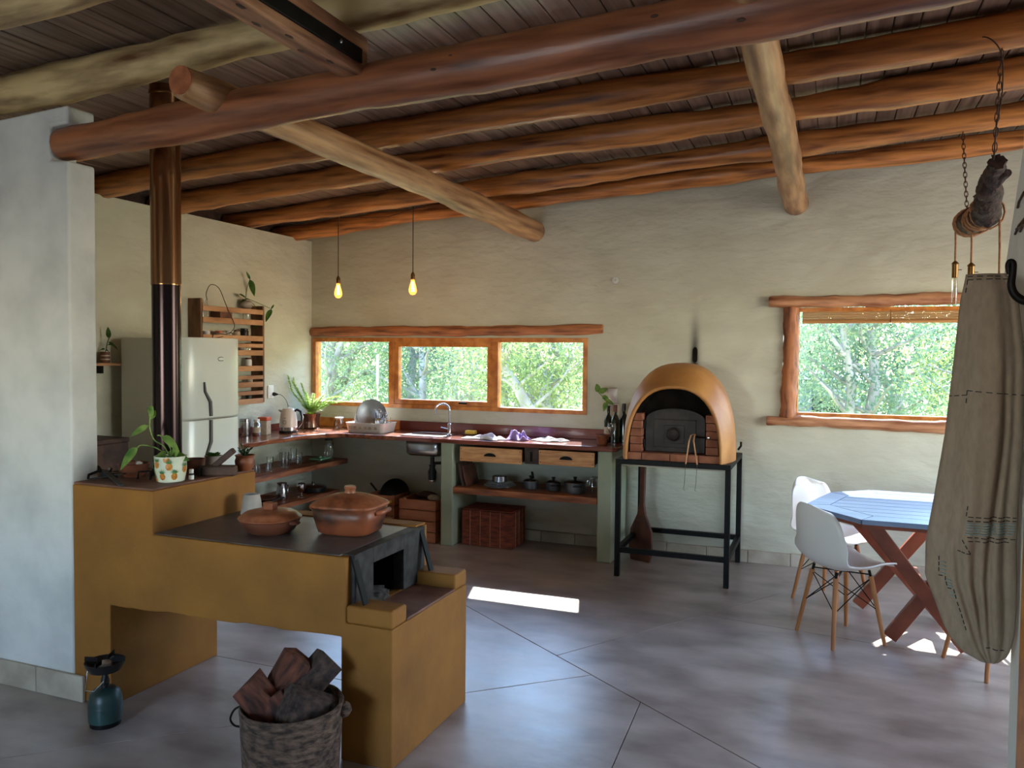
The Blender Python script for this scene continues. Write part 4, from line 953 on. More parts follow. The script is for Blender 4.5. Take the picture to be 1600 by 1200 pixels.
for d, L, dr in frd:
    L *= 1.22; m = MB(); d = Vector(d).normalized(); b = Vector((0, 0, .12)); pts = [b + d * (L*i/14) - Vector((0, 0, 1)) * (dr * L * (i/14)**2 * .55) for i in range(15)]
    pts = [Vector((max(p.x, XL - fq.x + .03), min(p.y, YB - fq.y - .035), p.z)) for p in pts]
    m.tube(pts, .0018, 5)
    for i in range(3, 15):
        for k in range(26):
            a = rd.uniform(0, 2*PI); v = Vector((math.cos(a), math.sin(a), rd.uniform(-.3, .8))).normalized(); ll = rd.uniform(.03, .065) * (1.2 - i/18)
            p = pts[i] + (pts[i-1]-pts[i]) * rd.random(); s_ = v.cross(d).normalized() * .0032 if v.cross(d).length > .01 else Vector((.002, 0, 0))
            e = p + v * ll; e.x = max(e.x, XL - fq.x + .01); e.y = min(e.y, YB - fq.y - .025)
            m.bm.faces.new([m.bm.verts.new(p - s_), m.bm.verts.new(e), m.bm.verts.new(p + s_)])
    m.build('frond', FERN, t)
# jar
t = thing('preserving_jar', 'empty clear preserving jar with a white lid beside the fern', 'jar', (-4.16, 6.20, ZW))
MB().lathe([(.043, 0), (.046, .004), (.046, .065), (.036, .085), (.036, .095), (.033, .095), (.033, .083), (.043, .063), (.043, .006)], 24).build('jar_body', CLEAR, t); MB().lathe([(.039, .0955), (.039, .108), (.036, .11)], 24).build('lid', WHITEPL, t)
# dish rack with plates and cutlery
DRP = Vector((-3.775, 6.13, ZW))
t = thing('dish_rack', 'white plastic dish rack on the worktop left of the sink', 'dish rack', DRP)
loft([ring(.175, .115, 0), ring(.18, .12, .006), ring(.195, .132, .082), ring(.199, .136, .085), ring(.19, .127, .085), ring(.174, .113, .012)], WHITEPL, 'basket', t)
for i in range(6): MB().bar((-.13 + .035*i, -.09, .014), (-.13 + .035*i, .09, .014), .005, .02).build('divider', WHITEPL, t)
for i in range(6):
    m = MB().box(-.15 + i*.052, -.125 + i*.052, -.1338, -.1300, .03, .055).build('slot', GREYPL if False else PAPER, t)
def plate(p, r, tilt, yaw, m, lab, name='plate', grp=None):
    o = MB().lathe([(r*.6, 0), (r*.62, .002), (r*.95, .014), (r, .018), (r*.96, .018), (r*.6, .006), (0, .005)], 32).build(name, m, None, p)
    o.rotation_euler = (0, tilt, yaw)
    return tag(o, lab, 'plate', grp)
ym = math.atan2(-.929, .369)
plate(DRP + Vector((-.02, .03, .150)), .135, PI/2 - .18, ym + .35, STEEL, 'large grey dinner plate standing highest in the dish rack')
plate(DRP + Vector((-.08, -.01, .100)), .085, PI/2 - .22, ym + .45, CHINA, 'small white side plate in front in the dish rack')
plate(DRP + Vector((-.03, .075, .140)), .125, PI/2 - .2, ym + .3, CHINA, 'white plate behind the large grey dinner plate')
tag(loft([[(DRP.x + .09 + .036*math.cos(a)*s, DRP.y - .02 + .036*math.sin(a)*s, DRP.z + z) for a in [k*2*PI/20 for k in range(20)]] for s, z in ((.8, .013), (.95, .02), (1.05, .10), (1.08, .125), (1.0, .125), (.9, .04))], STEEL, 'cutlery_cup', None), 'steel cutlery cup in the dish rack', 'cup')
for i, (dx, dy, L, k) in enumerate(((.075, -.02, .17, 0), (.10, -.03, .175, 1), (.095, .0, .16, 0), (.11, -.01, .15, 1))):
    c0 = DRP + Vector((dx, dy, .045)); c1 = c0 + Vector((.02 * (i - 1.2), .012, L - .04))
    t = thing('spoon' if k else 'dark_knife', ('dark handled knife on the plate side of the cutlery cup', 'tallest steel spoon standing in the cutlery cup', 'dark handled knife at the window side of the cutlery cup', 'shorter steel spoon on the tap side of the cutlery cup')[i], 'cutlery', c0, group='cutlery in the rack')
    MB().tube([(0, 0, 0), c1 - c0], .004, 6).build('handle', STEEL if k else BLACKPL, t)
    MB().blob(c1 - c0, (.017, .008, .024) if k else (.006, .004, .02), seed=i, j=0).build('bowl' if k else 'tip', STEEL, t)
for i, (dx, dy) in enumerate(((.145, .04), (.15, -.035))):
    t = thing('drinking_glass', ('upturned drinking glass at the window side of the dish rack', 'upturned drinking glass at the worktop edge side of the dish rack')[i], 'glass', DRP + Vector((dx, dy, .0155)), group='glasses in the dish rack')
    MB().lathe([(.030, 0), (.028, .06), (.026, .115), (0, .116)], 20).build('glass', CLEAR, t)
# sponge, soap, cloths
sp_ = thing('soap_dish', 'clear soap dish with a yellow sponge beside the tap', 'soap dish', (-2.86, 6.25, ZW))
MB().lathe([(.05, 0), (.085, .018), (.082, .018), (.048, .003)], 24).build('dish', CLEAR, sp_); MB().box(-.045, .05, -.025, .03, .006, .042).build('sponge', YELLOW, sp_, bevel=.01, seg=3)
def cloth(name, c, sx, sy, h, m, lab, seed):
    rd = random.Random(seed); ph = [rd.uniform(0, 6) for _ in range(6)]
    def f(u, v):
        e = min(u, 1-u, v, 1-v); edge = min(1, e * 7)
        z = .004 + h * edge * (.30 + .25*math.sin(u*9+ph[0]+v*3) + .25*math.sin(v*11+ph[1]-u*4) + .2*math.sin((u+v)*15+ph[2]))
        return (c[0] + (u-.5)*sx + .02*math.sin(v*7+ph[3]), c[1] + (v-.5)*sy + .02*math.sin(u*8+ph[4]), ZW + max(.003, z))
    return tag(MB().grid(f, 26, 18).build(name, m, solid=.004), lab, 'cloth')
cloth('dish_cloth', (-2.63, 6.03, 0), .32, .17, .045, WCLOTH, 'crumpled white dish cloth lying in the sun beside the tap', 3)
cloth('dish_cloth', (-2.36, 6.09, 0), .17, .16, .085, LILAC, 'bunched lilac cloth on the worktop', 5)
cloth('dish_cloth', (-2.09, 6.13, 0), .26, .18, .03, WCLOTH, 'flat pale towel spread next to the lilac cloth', 8)
# end of the worktop: plant pot and bottles
q = atc(945, 692)
t = thing('terracotta_planter', 'small terracotta flower pot with dry soil at the end of the worktop', 'flower pot', (-1.655, 6.10, ZW))
MB().lathe([(.034, 0), (.036, .003), (.050, .06), (.056, .062), (.057, .076), (.052, .076), (.048, .06)], 24).build('pot', CLAY, t); MB().lathe([(.050, .066), (0, .08)], 16, cap=False).build('soil', SOIL, t)
def bottle(x, y, h, r, m, cap, lab, grp='wine bottles at the end of the worktop'):
    t = thing('wine_bottle', lab, 'bottle', (x, y, ZW), group=grp)
    MB().lathe([(r*.9, 0), (r, .004), (r, h*.58), (r*.8, h*.66), (r*.38, h*.76), (r*.36, h*.96), (r*.42, h*.97), (r*.42, h)], 20).build('bottle', m, t)
    if cap: MB().lathe([(r*.45, h*.82), (r*.45, h + .002), (0, h + .003)], 16).build('foil', cap, t)
    return t
bottle(-1.585, 6.24, .30, .034, BOTTLE, REDTIN if False else CLAYDK, 'dark wine bottle with a red brown foil')
bottle(-1.53, 6.30, .31, .036, BOTTLE, BLACKPL, 'dark green wine bottle with a black foil nearest the oven')
b3 = bottle(-1.655, 6.29, .29, .035, BOTTLE, None, 'wine bottle with a pale label and a leafy cutting in its neck')
MB().lathe([(.0352, .04), (.0352, .12)], 20).build('paper_label', PAPER, b3)
MB().tube([(0, 0, .27), off(-.02, .32, -.02), off(-.06, .37, -.05), off(-.09, .40, -.06)], .0025, 6).build('cutting_stem', LEAFD, b3)
leaves(b3, [(off(-.09, .40, -.06), off(-.25, 1, -.3), .085, .05, .1), (off(-.085, .395, -.06), off(.75, .55, -.2), .085, .05, .1), (off(-.06, .37, -.05), off(.8, -.3, -.3), .07, .045, .3), (off(-.03, .33, -.03), off(.9, .1, -.3), .07, .045, .5), (off(-.02, .32, -.02), off(-.3, -.5, -.5), .07, .04, .4)], LEAF)
t = thing('wine_glass', 'empty stemmed wine glass among the bottles', 'glass', (-1.585, 6.13, ZW)); MB().lathe([(.032, 0), (.030, .003), (.005, .008), (.004, .07), (.018, .085), (.032, .12), (.030, .165), (.028, .165), (.030, .12), (.015, .087)], 20).build('glass', CLEAR, t)

# ================================================================== UNDER THE WORKTOP
ZS = .4955
# pan shelf between the pillars
t = thing('chopping_boards', 'dark chopping board leaning at the pillar end of the pan shelf', 'board', (-2.80, 6.10, ZS)); MB().bar((.0, 0, .002), (-.045, 0, .20), .26, .02, (1, 0, 0)).build('board', DARKWOOD, t, bevel=.004); MB().bar((.03, 0, .002), (-.012, 0, .17), .24, .016, (1, 0, 0)).build('board', CLAYDK, t, bevel=.004)
t = thing('baking_trays', 'stack of round steel trays under a lidded tin', 'tray', (-2.52, 6.10, ZS))
for i, r in enumerate((.135, .12, .11)): MB().lathe([(r*.8, .004 + .012*i), (r, .014 + .012*i), (r, .016 + .012*i), (r*.8, .007 + .012*i), (0, .006 + .012*i)], 30).build('tray', STEEL, t)
MB().lathe([(.06, .045), (.064, .048), (.064, .092), (.058, .095), (0, .096)], 26).build('tin', STEEL, t)
def pan(x, y, r, h, lab, m, long=False, ang=0):
    t = thing('saucepan', lab, 'pan', (x, y, ZS), ang, group='saucepans on the pan shelf')
    MB().lathe([(r*.88, 0), (r*.97, .005), (r, h), (r*.97, h), (r*.94, .01), (0, .008)], 26).build('pan_body', m, t)
    MB().lathe([(r*1.0, h + .0005), (r*1.02, h + .005), (r*.7, h + .016), (0, h + .020)], 26).build('lid', STEEL, t)
    MB().lathe([(.008, h + .02), (.014, h + .034), (.018, h + .042), (0, h + .046)], 14).build('lid_knob', BLACKPL, t)
    if long: MB().bar((0, -r*.0 + r, h*.8), (-.05, r + .10, h*.8 + .06), .02, .014).build('handle', BLACKPL, t, bevel=.004)
    else:
        MB().tube([(-.03, -r - .0, h*.75), (-.026, -r - .025, h*.78), (.026, -r - .025, h*.78), (.03, -r, h*.75)], .006, 8).build('handle', BLACKPL, t)
        for xx in (-.03, .03): MB().blob((xx, -r - .001, h*.72), (.006, .004, .006), j=0).build('rivet', CHROME, t)
    return t
pan(-2.255, 6.12, .062, .065, 'small grey saucepan nearest the steel trays', GREYPAN, True)
pan(-2.06, 6.12, .060, .065, 'middle grey saucepan with a black knob', GREYPAN, False, .5)
pan(-1.865, 6.08, .085, .085, 'largest dark grey saucepan with riveted handle', GREYPAN, False, .5)
t = thing('wire_stand', 'chrome wire cooling stand beside the largest saucepan', 'rack', (-1.72, 6.18, ZS))
for i in range(3): MB().tube([(-.05 + .02*i, -.08, .01), (-.05 + .02*i, -.08, .10 + .02*i), (.05, -.04, .13), (.06, .06, .12), (.06, .06, .01)], .003, 6).build('wire', CHROME, t)
MB().tube([(-.06, -.08, .05), (.0, -.10, .06), (.055, -.06, .05)], .003, 6).build('wire', CHROME, t)
# wicker basket
t = thing('wicker_hamper', 'low red brown slatted wicker hamper under the pan shelf', 'basket', (-2.60, 6.165, 0))
for i in range(22):
    z = .010 + i * .0132
    m = MB(); hwx, hdy = .225, .150
    MB().box(-hwx, hwx, -hdy, -hdy + .010, z - .006, z + .0063).build('cane', WICKER, t); MB().box(hwx - .010, hwx, -hdy + .0105, hdy - .0105, z - .006, z + .0063).build('cane', WICKER, t)
MB().box(-.215, .2145, -.1395, .15, .002, .29).build('lining', CLAYDK, t)
for x in (-.15, -.06, .03, .12): MB().tube([(x, -.1525, .005), (x, -.1525, .30)], .0022, 5).build('binding', WICKERL, t)
for y in (-.08, .0, .08): MB().tube([(.2275, y, .005), (.2275, y, .30)], .0022, 5).build('binding', WICKERL, t)
MB().box(-.228, .228, -.153, .153, .3005, .309).build('rim', WICKER, t, bevel=.003)
# slatted crates by the sink
def crate(x, y, w_, d_, h, lab, n=4, rz=0):
    t = thing('slatted_crate', lab, 'crate', (x, y, 0), rz, group='slatted wooden crates under the sink')
    for xx in (-w_/2 + .012, w_/2 - .012):
        for yy in (-d_/2 + .022, d_/2 - .012): MB().box(xx - .011, xx + .011, yy - .011, yy + .011, 0, h).build('corner_post', PALLETD, t)
    sh = h / n
    for i in range(n):
        MB().box(-w_/2, w_/2, -d_/2 - .002, -d_/2 + .0105, i*sh + .004, (i+1)*sh - .003).build('slat', CRATEW, t, bevel=.002)
        MB().box(w_/2 + .0005, w_/2 + .012, -d_/2, d_/2, i*sh + .004, (i+1)*sh - .003).build('slat', CRATEW, t, bevel=.002)
        MB().box(-w_/2 - .012, -w_/2 - .0005, -d_/2, d_/2, i*sh + .004, (i+1)*sh - .003).build('slat', CRATEW, t, bevel=.002)
    MB().box(-w_/2 + .01, w_/2 - .01, -d_/2 + .012, d_/2, .002, .01).build('bottom', PALLETD, t)
    return t
crate(-3.215, 6.10, .325, .30, .36, 'slatted wooden crate full of paper beside the sink pillar')
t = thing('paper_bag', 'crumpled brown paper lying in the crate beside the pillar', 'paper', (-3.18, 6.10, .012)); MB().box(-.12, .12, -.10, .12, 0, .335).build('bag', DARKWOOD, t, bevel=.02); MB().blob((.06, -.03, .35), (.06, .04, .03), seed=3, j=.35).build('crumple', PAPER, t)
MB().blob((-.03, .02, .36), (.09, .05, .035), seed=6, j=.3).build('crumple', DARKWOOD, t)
crate(-3.62, 6.17, .26, .30, .36, 'slatted wooden crate holding the wok and a yellow tray', rz=0)
t = thing('yellow_tray', 'yellow plastic tray on the front of the crate with the wok', 'tray', (-3.56, 5.985, .30)); MB().box(-.09, .07, -.05, .025, 0, .022).build('tray', YELLOW, t, bevel=.006)
wk = thing('wok', 'black wok standing on edge in the crate', 'wok', (-3.60, 6.25, .295))
o = MB().lathe([(.02, -.05), (.08, -.042), (.13, -.015), (.155, .015), (.152, .017), (.125, -.008), (.07, -.034), (0, -.042)], 32).build('bowl', DARKSTEEL, wk); o.rotation_euler = (PI/2 - .25, 0, 0); o.location = (0, 0, .02)
MB().bar((-.15, -.02, .03), (-.225, -.05, .13), .026, .016).build('handle', BLACKPL, wk, bevel=.004)
# left shelves
def LS(px, py, X=-4.33): p = P('X', X, px, py); return p.y
zu, zl = SU + .0006, SLW + .0006
for i, (r, z, lab, m) in enumerate(((.085, 0, 'pale blue plate at the bottom of the pile on the upper left shelf', CHINA), (.075, .020, 'pale blue plate stacked on the larger one', BLUEW))):
    tag(MB().lathe([(r*.6, 0), (r, .016), (r*.98, .018), (r*.6, .005), (0, .004)], 28).build('plate', m, None, (-4.27, 5.03, zu + z)), lab, 'plate', 'plates on the upper left shelf')
tag(MB().lathe([(.03, 0), (.06, .008), (.07, .045), (.067, .045), (.05, .01), (0, .006)], 28).build('bowl', BLUEW, None, (-4.27, 5.03, zu + .039)), 'pale blue bowl on top of the plates on the upper left shelf', 'bowl')
gl = None
TUM = ['short clear tumbler right beside the blue bowl and plates', 'second short clear tumbler along from the blue bowl', 'taller clear tumbler just before the glass jug', '', 'tall clear tumbler standing at the wall behind the glass jug', 'clear tumbler between the glass jug and the green lidded box', 'tallest clear tumbler at the wall behind the green lidded box']
for i, (x, y, r, h, lab) in enumerate(((-4.30, 5.25, .028, .07, 0), (-4.28, 5.37, .028, .07, 0), (-4.36, 5.48, .030, .10, 0), (-4.30, 5.60, .038, .13, 1), (-4.40, 5.70, .03, .11, 0), (-4.32, 5.82, .03, .10, 0), (-4.45, 5.92, .03, .12, 0))):
    if lab: t = thing('glass_jug', 'clear glass jug among the tumblers on the upper left shelf', 'jug', (x, y, zu)); MB().tube([(r, 0, h*.85), (r + .03, 0, h*.8), (r + .03, 0, h*.35), (r, 0, h*.25)], .005, 8).build('handle', CLEAR, t)
    else: t = thing('tumbler', TUM[i], 'glass', (x, y, zu), group='tumblers on the upper left shelf')
    MB().lathe([(r*.85, 0), (r*.9, .004), (r, h), (r*.93, h), (r*.82, .01), (0, .008)], 20).build('glass', CLEAR, t)
t = thing('green_lid_box', 'food box with a mint green lid near the end of the upper left shelf', 'food box', (-4.24, 6.02, zu)); MB().box(-.06, .06, -.075, .075, 0, .022).build('box', CLEAR, t, bevel=.008); MB().box(-.064, .064, -.079, .079, .0225, .036).build('lid', GREENPL, t, bevel=.006); MB().lathe([(.014, .0365), (.012, .05), (0, .051)], 12).build('lid_knob', GREENPL, t)
t = thing('tall_jar', 'tall ribbed glass jar at the end of the upper left shelf', 'jar', (-4.27, 6.20, zu)); MB().lathe([(.04, 0), (.042, .004), (.042, .15), (.036, .165), (.036, .175)], 22).build('jar_body', CLEAR, t); MB().lathe([(.039, .1755), (.039, .19), (0, .191)], 22).build('lid', DARKSTEEL, t)
for k in range(6): MB().lathe([(.0424, .02 + k*.022), (.0436, .026 + k*.022), (.0424, .032 + k*.022)], 22, cap=False).build('rib', CLEAR, t)
t = thing('steel_pitcher', 'polished steel milk pitcher on the lower left shelf', 'pitcher', (-4.27, 5.52, zl)); MB().lathe([(.04, 0), (.052, .03), (.045, .09), (.036, .13), (.042, .15), (.038, .15)], 22).build('pitcher', STEEL, t); MB().tube([(0, .045, .13), (0, .08, .12), (0, .08, .06), (0, .05, .04)], .005, 8).build('handle', STEEL, t)
t = thing('goblet', 'silver goblet with a wide foot on the lower left shelf', 'goblet', (-4.22, 5.72, zl)); MB().lathe([(.032, 0), (.030, .005), (.010, .012), (.008, .04), (.025, .055), (.038, .085), (.036, .115), (.030, .12), (.028, .118), (.03, .085), (.015, .06)], 22).build('goblet', CHROME, t)
t = thing('lidded_pan', 'shallow dark pan with a glass lid at the end of the lower left shelf', 'pan', (-4.30, 6.00, zl)); MB().lathe([(.10, 0), (.115, .006), (.12, .045), (.115, .045), (.1, .008), (0, .006)], 28).build('pan_body', DARKSTEEL, t); MB().lathe([(.12, .0455), (.1, .058), (.05, .066), (0, .068)], 28).build('lid', STEEL, t); MB().lathe([(.012, .068), (.016, .085), (0, .09)], 12).build('lid_knob', STEEL, t)
t = thing('frying_pan', 'black frying pan on the lower left shelf', 'pan', (-4.32, 5.25, zl)); MB().lathe([(.10, 0), (.105, .004), (.125, .04), (.122, .04), (.1, .008), (0, .006)], 28).build('pan_body', DARKSTEEL, t); MB().bar((.12, .03, .038), (.155, .16, .055), .022, .012).build('handle', BLACKPL, t, bevel=.003)
t = thing('clay_plate', 'brown clay plate lying on the black frying pan', 'plate', (-4.30, 5.33, zl + .0405)); MB().lathe([(.07, 0), (.10, .014), (.098, .017), (.07, .005), (0, .004)], 26).build('plate', CLAYDK, t)

# ================================================================== OVEN ON ITS STAND
OX, OYF = -1.015, 5.60
sd_ = thing('oven_stand', 'black square steel tube stand under the clay oven', 'stand', (OX, 5.99, 0))
hx, hy, TW = .402, .39, .036
for a in (-1, 1):
    for b in (-1, 1):
        MB().box(a*hx - (TW if a > 0 else 0), a*hx + (0 if a > 0 else TW), b*hy - (TW if b > 0 else 0), b*hy + (0 if b > 0 else TW), 0, .8145).build('leg', IRON, sd_, bevel=.002)
for z, nm in ((.815, 'top_rail'), (.175, 'lower_rail')):
    for b in (-1, 1):
        e = TW if z < .5 else 0
        MB().box(-hx + e, hx - e, b*hy - (TW if b > 0 else 0), b*hy + (0 if b > 0 else TW), z, z + TW).build(nm, IRON, sd_, bevel=.002)
        MB().box(b*hx - (TW if b > 0 else 0), b*hx + (0 if b > 0 else TW), -hy + TW + .0003, hy - TW - .0003, z, z + TW).build(nm, IRON, sd_, bevel=.002)
MB().box(-hx + TW + .0005, hx - TW - .0005, -hy + TW + .0005, hy - TW - .0005, .80, .848).build('slab', SKIRT, sd_)
ov = thing('clay_oven', 'ochre clay dome oven with a sooty brick mouth and an iron door', 'oven', (OX, 5.61, .8515))
def arch(hw, h, y, n=28, pw=2.45, zz=0):
    out = []
    for k in range(n + 1):
        a = PI * k / n; c, s_ = math.cos(a), math.sin(a); rr = (abs(c)**pw + abs(s_)**pw) ** (-1/pw)
        out.append((hw*rr*c, y, zz + h*rr*s_))
    return out
m = MB()
secs = [(.322, .512, .010), (.328, .520, .0), (.342, .532, .0), (.347, .538, .010), (.358, .560, .05), (.378, .612, .11), (.396, .665, .19), (.404, .690, .28), (.398, .692, .36), (.375, .665, .46), (.33, .60, .56), (.26, .48, .65), (.16, .30, .715), (.06, .12, .745)]
secs = [(.312, .50, .17)] + secs
rws = [[m.bm.verts.new((v[0] + (.045 * max(0, min(1, (y_ - .02) / .2)) if False else 0), v[1], v[2])) for v in arch(a, b, y_)] for a, b, y_ in secs]
for A, B in zip(rws, rws[1:]):
    for k in range(len(A) - 1): m.bm.faces.new((A[k], A[k+1], B[k+1], B[k])).smooth = True
m.bm.faces.new(rws[-1])
o = m.build('dome', DOME, ov); 
# sooty back of the mouth
MB().prismY([(x, z) for x, y, z in arch(.322, .51, 0, 20)][::1], .150, .168).build('mouth_back', SOOT, ov)
n = 22; lin_ = MB(); A = [lin_.bm.verts.new(v) for v in arch(.3205, .510, .022, n)]; B = [lin_.bm.verts.new(v) for v in arch(.3105, .498, .15, n)]
for k in range(n): lin_.bm.faces.new((A[k], A[k+1], B[k+1], B[k])).smooth = True
lin_.build('mouth_lining', SOOT, ov)
# brick jambs and threshold
for s in (-1, 1):
    for i in range(5):
        z0 = .055 + i * .056; wdt = .086 if i < 4 else .07
        x0, x1 = (-.311, -.311 + wdt) if s < 0 else (.311 - wdt, .311)
        if i == 4: x0, x1 = (-.300, -.222) if s < 0 else (.222, .300)
        MB().box(x0, x1, .040, .148, z0, z0 + .0525).build('brick', BRICK, ov, bevel=.004)
for a, b in ((-.322, -.222), (-.218, -.02), (-.016, .18), (.184, .322)):
    MB().box(a, b, .012, .148, 0, .052).build('brick', BRICK, ov, bevel=.004)
dr = MB(); pts = [(-.212, .056), (.212, .056), (.212, .285)] + [(.212*math.cos(a), .285 + .085*math.sin(a)) for a in [PI*i/14 for i in range(1, 14)]] + [(-.212, .285)]
dor = dr.prismY(pts, .100, .118).build('iron_door', DOORIRON, ov, bevel=.003)
MB().prismY([(-.15, .09), (.15, .09), (.15, .29), (-.15, .29)], .093, .0995).build('door_panel', DOORIRON, dor, bevel=.004)
MB().lathe([(.052, .0925), (.052, .080), (.044, .076), (.038, .082), (.030, .078), (0, .076)], 28, (-.005, 0, .185), 'Y').build('round_vent', DOORIRON, dor)
MB().box(-.075, .07, .086, .0925, .12, .25).build('vent_plate', DOORIRON, dor, bevel=.004)
MB().tube([(.14, .09, .175), (.17, .06, .175), (.235, .02, .178)], .006, 8).build('latch_bar', IRON, dor)
MB().blob((.243, .012, .179), (.012, .010, .012), j=0).build('latch_knob', CHROME, dor)
for z in (.11, .25): MB().lathe([(.009, z - .03), (.009, z + .03)], 10, (-.218, .09, 0)).build('hinge', IRON, dor)
MB().tube([(.405, .42, .06), (.425, .42, .09), (.425, .42, .12)], .008, 8).build('side_hook', IRON, ov)
# long tongs hanging at the mouth
tg = thing('oven_tongs', 'pair of wooden handled tongs hanging on the oven mouth', 'tongs', (OX + .13, OYF - .012, 1.01))
MB().tube([(.01, .085, .035), (-.005, .04, .03), (-.01, 0, .0), (-.03, -.004, -.165)], .0055, 8).build('arm', PALLET, tg)
MB().tube([(.02, .085, .035), (.02, .04, .03), (.02, 0, .0), (.048, -.004, -.165)], .0055, 8).build('arm', PALLET, tg)
for s, x in ((-1, -.03), (1, .048)): MB().tube([(x, -.004, -.165), (x - .006 * 1, -.004, -.30), (x - .012, -.004, -.345), (x + .0, -.004, -.35)], .0016, 5).build('string', CORD, tg)
# wooden peel leaning against the wall behind the stand
pe = thing('wooden_peel', 'dark red wooden oven peel standing behind the stand leg', 'oven peel', (-1.335, 6.10, 0))
MB().prismX([(-.09, 0), (.09, 0), (.11, .10), (.10, .24), (.04, .36), (.022, .45), (.022, .78), (-.022, .78), (-.022, .45), (-.04, .36), (-.10, .24), (-.11, .10)], -.012, .012).build('peel', CLAYDK, pe, bevel=.005)
pe.rotation_euler = (.0, .03, 1.15)
fh = P('Y', YB, 1086, 556); t = thing('flue_slot', 'narrow sooty flue slot in the wall right above the oven', 'flue', (fh.x, YB - .001, fh.z))
MB().prismY([(.019*math.cos(a), -.03 + .022*math.sin(a)) for a in [PI + PI*i/10 for i in range(11)]] + [(.019*math.cos(a), .04 + .03*math.sin(a)) for a in [PI*i/10 for i in range(11)]], -.004, 0).build('slot', SOOT, t)

# ================================================================== DINING TABLE AND CHAIRS
TZ = .75
OCT = [(-.12, 4.87), (.17, 4.53), (.63, 4.53), (.93, 4.82), (.95, 5.26), (.66, 5.575), (.26, 5.58), (.02, 5.38)]
tcx, tcy = .41, 5.06
tb = thing('dining_table', 'eight sided blue grey boarded dining table on crossed trestle legs', 'table', (tcx, tcy, 0))
oc = [(x - tcx, y - tcy) for x, y in OCT]
inn = [(x * .74, y * .74) for x, y in oc]
for i in range(8):
    j = (i + 1) % 8
    q = inset([oc[i], oc[j], inn[j], inn[i]], .0025)
    MB().prism(q, TZ - .026, TZ).build('border_board', TABLEW, tb, bevel=.002)
ylo = min(v[1] for v in inn); yhi = max(v[1] for v in inn); nb_ = 7
for i in range(nb_):
    a = ylo + (yhi - ylo) * i / nb_; b = ylo + (yhi - ylo) * (i + 1) / nb_
    pl_ = clip(clip(inn[::1], (0, a), (1, a), 1), (0, b), (1, b), -1)
    if len(pl_) >= 3:
        q = inset(pl_, .002)
        if len(q) >= 3: MB().prism(q, TZ - .026, TZ - .0005).build('board', TABLEW, tb, bevel=.002)
MB().prism([(x * .97, y * .97) for x, y in oc], TZ - .046, TZ - .0265).build('under_frame', TABLELEG, tb)
for y in (-.16, .40):
    MB().box(-.36, .40, y - .03, y + .03, TZ - .085, TZ - .0465).build('batten', TABLELEG, tb, bevel=.004)
def leg(x0, z0, x1, z1, y): MB().bar((x0 - tcx, y - tcy, z0), (x1 - tcx, y - tcy, z1), .042, .075, (0, 1, 0) if False else (1, 0, 1) if x1 < x0 else (-1, 0, 1)).build('leg', TABLELEG, tb, bevel=.004)
leg(.24, .664, .72, .028, 4.868); leg(.345, .028, .765, .664, 4.912)
leg(.10, .664, .66, .028, 5.437); leg(.198, .028, .66, .664, 5.481)
MB().bar((.10, -.17, .28), (.10, .40, .28), .035, .06).build('stretcher', TABLELEG, tb, bevel=.004)

def make_chair(label, loc, rz):
    t = thing('shell_chair', label, 'chair', loc, rz, group='white moulded shell chairs with dowel legs')
    prof = [(.225, .425), (.205, .432), (.12, .424), (.02, .410), (-.08, .412), (-.145, .435), (-.185, .485), (-.205, .55), (-.222, .63), (-.238, .71), (-.248, .765), (-.250, .785)]
    hws = [.165, .195, .215, .225, .23, .235, .236, .23, .215, .19, .15, .10]
    def cr(a, t_):
        n_ = len(a) - 1; f = t_ * n_; i = min(int(f), n_ - 1); u = f - i
        g = lambda k: a[max(0, min(n_, k))]
        p0, p1, p2, p3 = g(i-1), g(i), g(i+1), g(i+2)
        return .5 * ((2*p1) + (-p0+p2)*u + (2*p0-5*p1+4*p2-p3)*u*u + (-p0+3*p1-3*p2+p3)*u**3)
    X_ = [p[0] for p in prof]; Z_ = [p[1] for p in prof]
    def f(u, v):
        s_ = 2*u - 1; x = cr(X_, v); z = cr(Z_, v); h = cr(hws, v)
        back = max(0, min(1, (v - .40) / .25)); seat = 1 - back
        k = abs(s_) ** 2.4
        zz = z + seat * .055 * k * (1 - .75 * max(0, 1 - v / .2)) - (.045 * k * max(0, (v - .8) / .2) if v > .8 else 0)
        xx = x + back * .075 * k
        return (xx, s_ * h, zz)
    MB().grid(f, 19, 34).build('shell', CHAIRW, t, solid=.007)
    for a in (-1, 1):
        for b in (-1, 1):
            MB().tube([(a*.166, b*.166, 0), (a*.112, b*.105, .375)], [.0105, .0145], 12).build('leg', CHAIRLEG, t)
            MB().tube([(a*.112, b*.105, .37), (a*.105, b*.10, .408)], .008, 8).build('bracket', IRON, t)
    def lp(a, b, z): k = z / .375; return (a*(.166 + (.112-.166)*k), b*(.166 + (.105-.166)*k), z)
    for a, b, c_, d in ((-1,-1,1,-1), (1,-1,1,1), (1,1,-1,1), (-1,1,-1,-1)):
        MB().tube([lp(a, b, .19), lp(c_, d, .365)], .003, 6).build('wire_strut', IRON, t)
        MB().tube([lp(a, b, .365), lp(c_, d, .19)], .003, 6).build('wire_strut', IRON, t)
    MB().tube([(-.105, -.10, .385), (.105, .10, .385)], .004, 6).build('wire_strut', IRON, t); MB().tube([(-.105, .10, .385), (.105, -.10, .385)], .004, 6).build('wire_strut', IRON, t)
    return t
ch = make_chair('white shell chair standing clear of the table with its back to the stove', (.086, 4.875, .0005), math.radians(36))
dup(ch, (.035, 5.60, .0005), math.radians(-35), 'white shell chair by the wall, partly behind the blue table, sun on its seat')
dup(ch, (.82, 4.70, .0005), math.radians(118), 'white shell chair hidden behind the linen cloth, only legs showing')

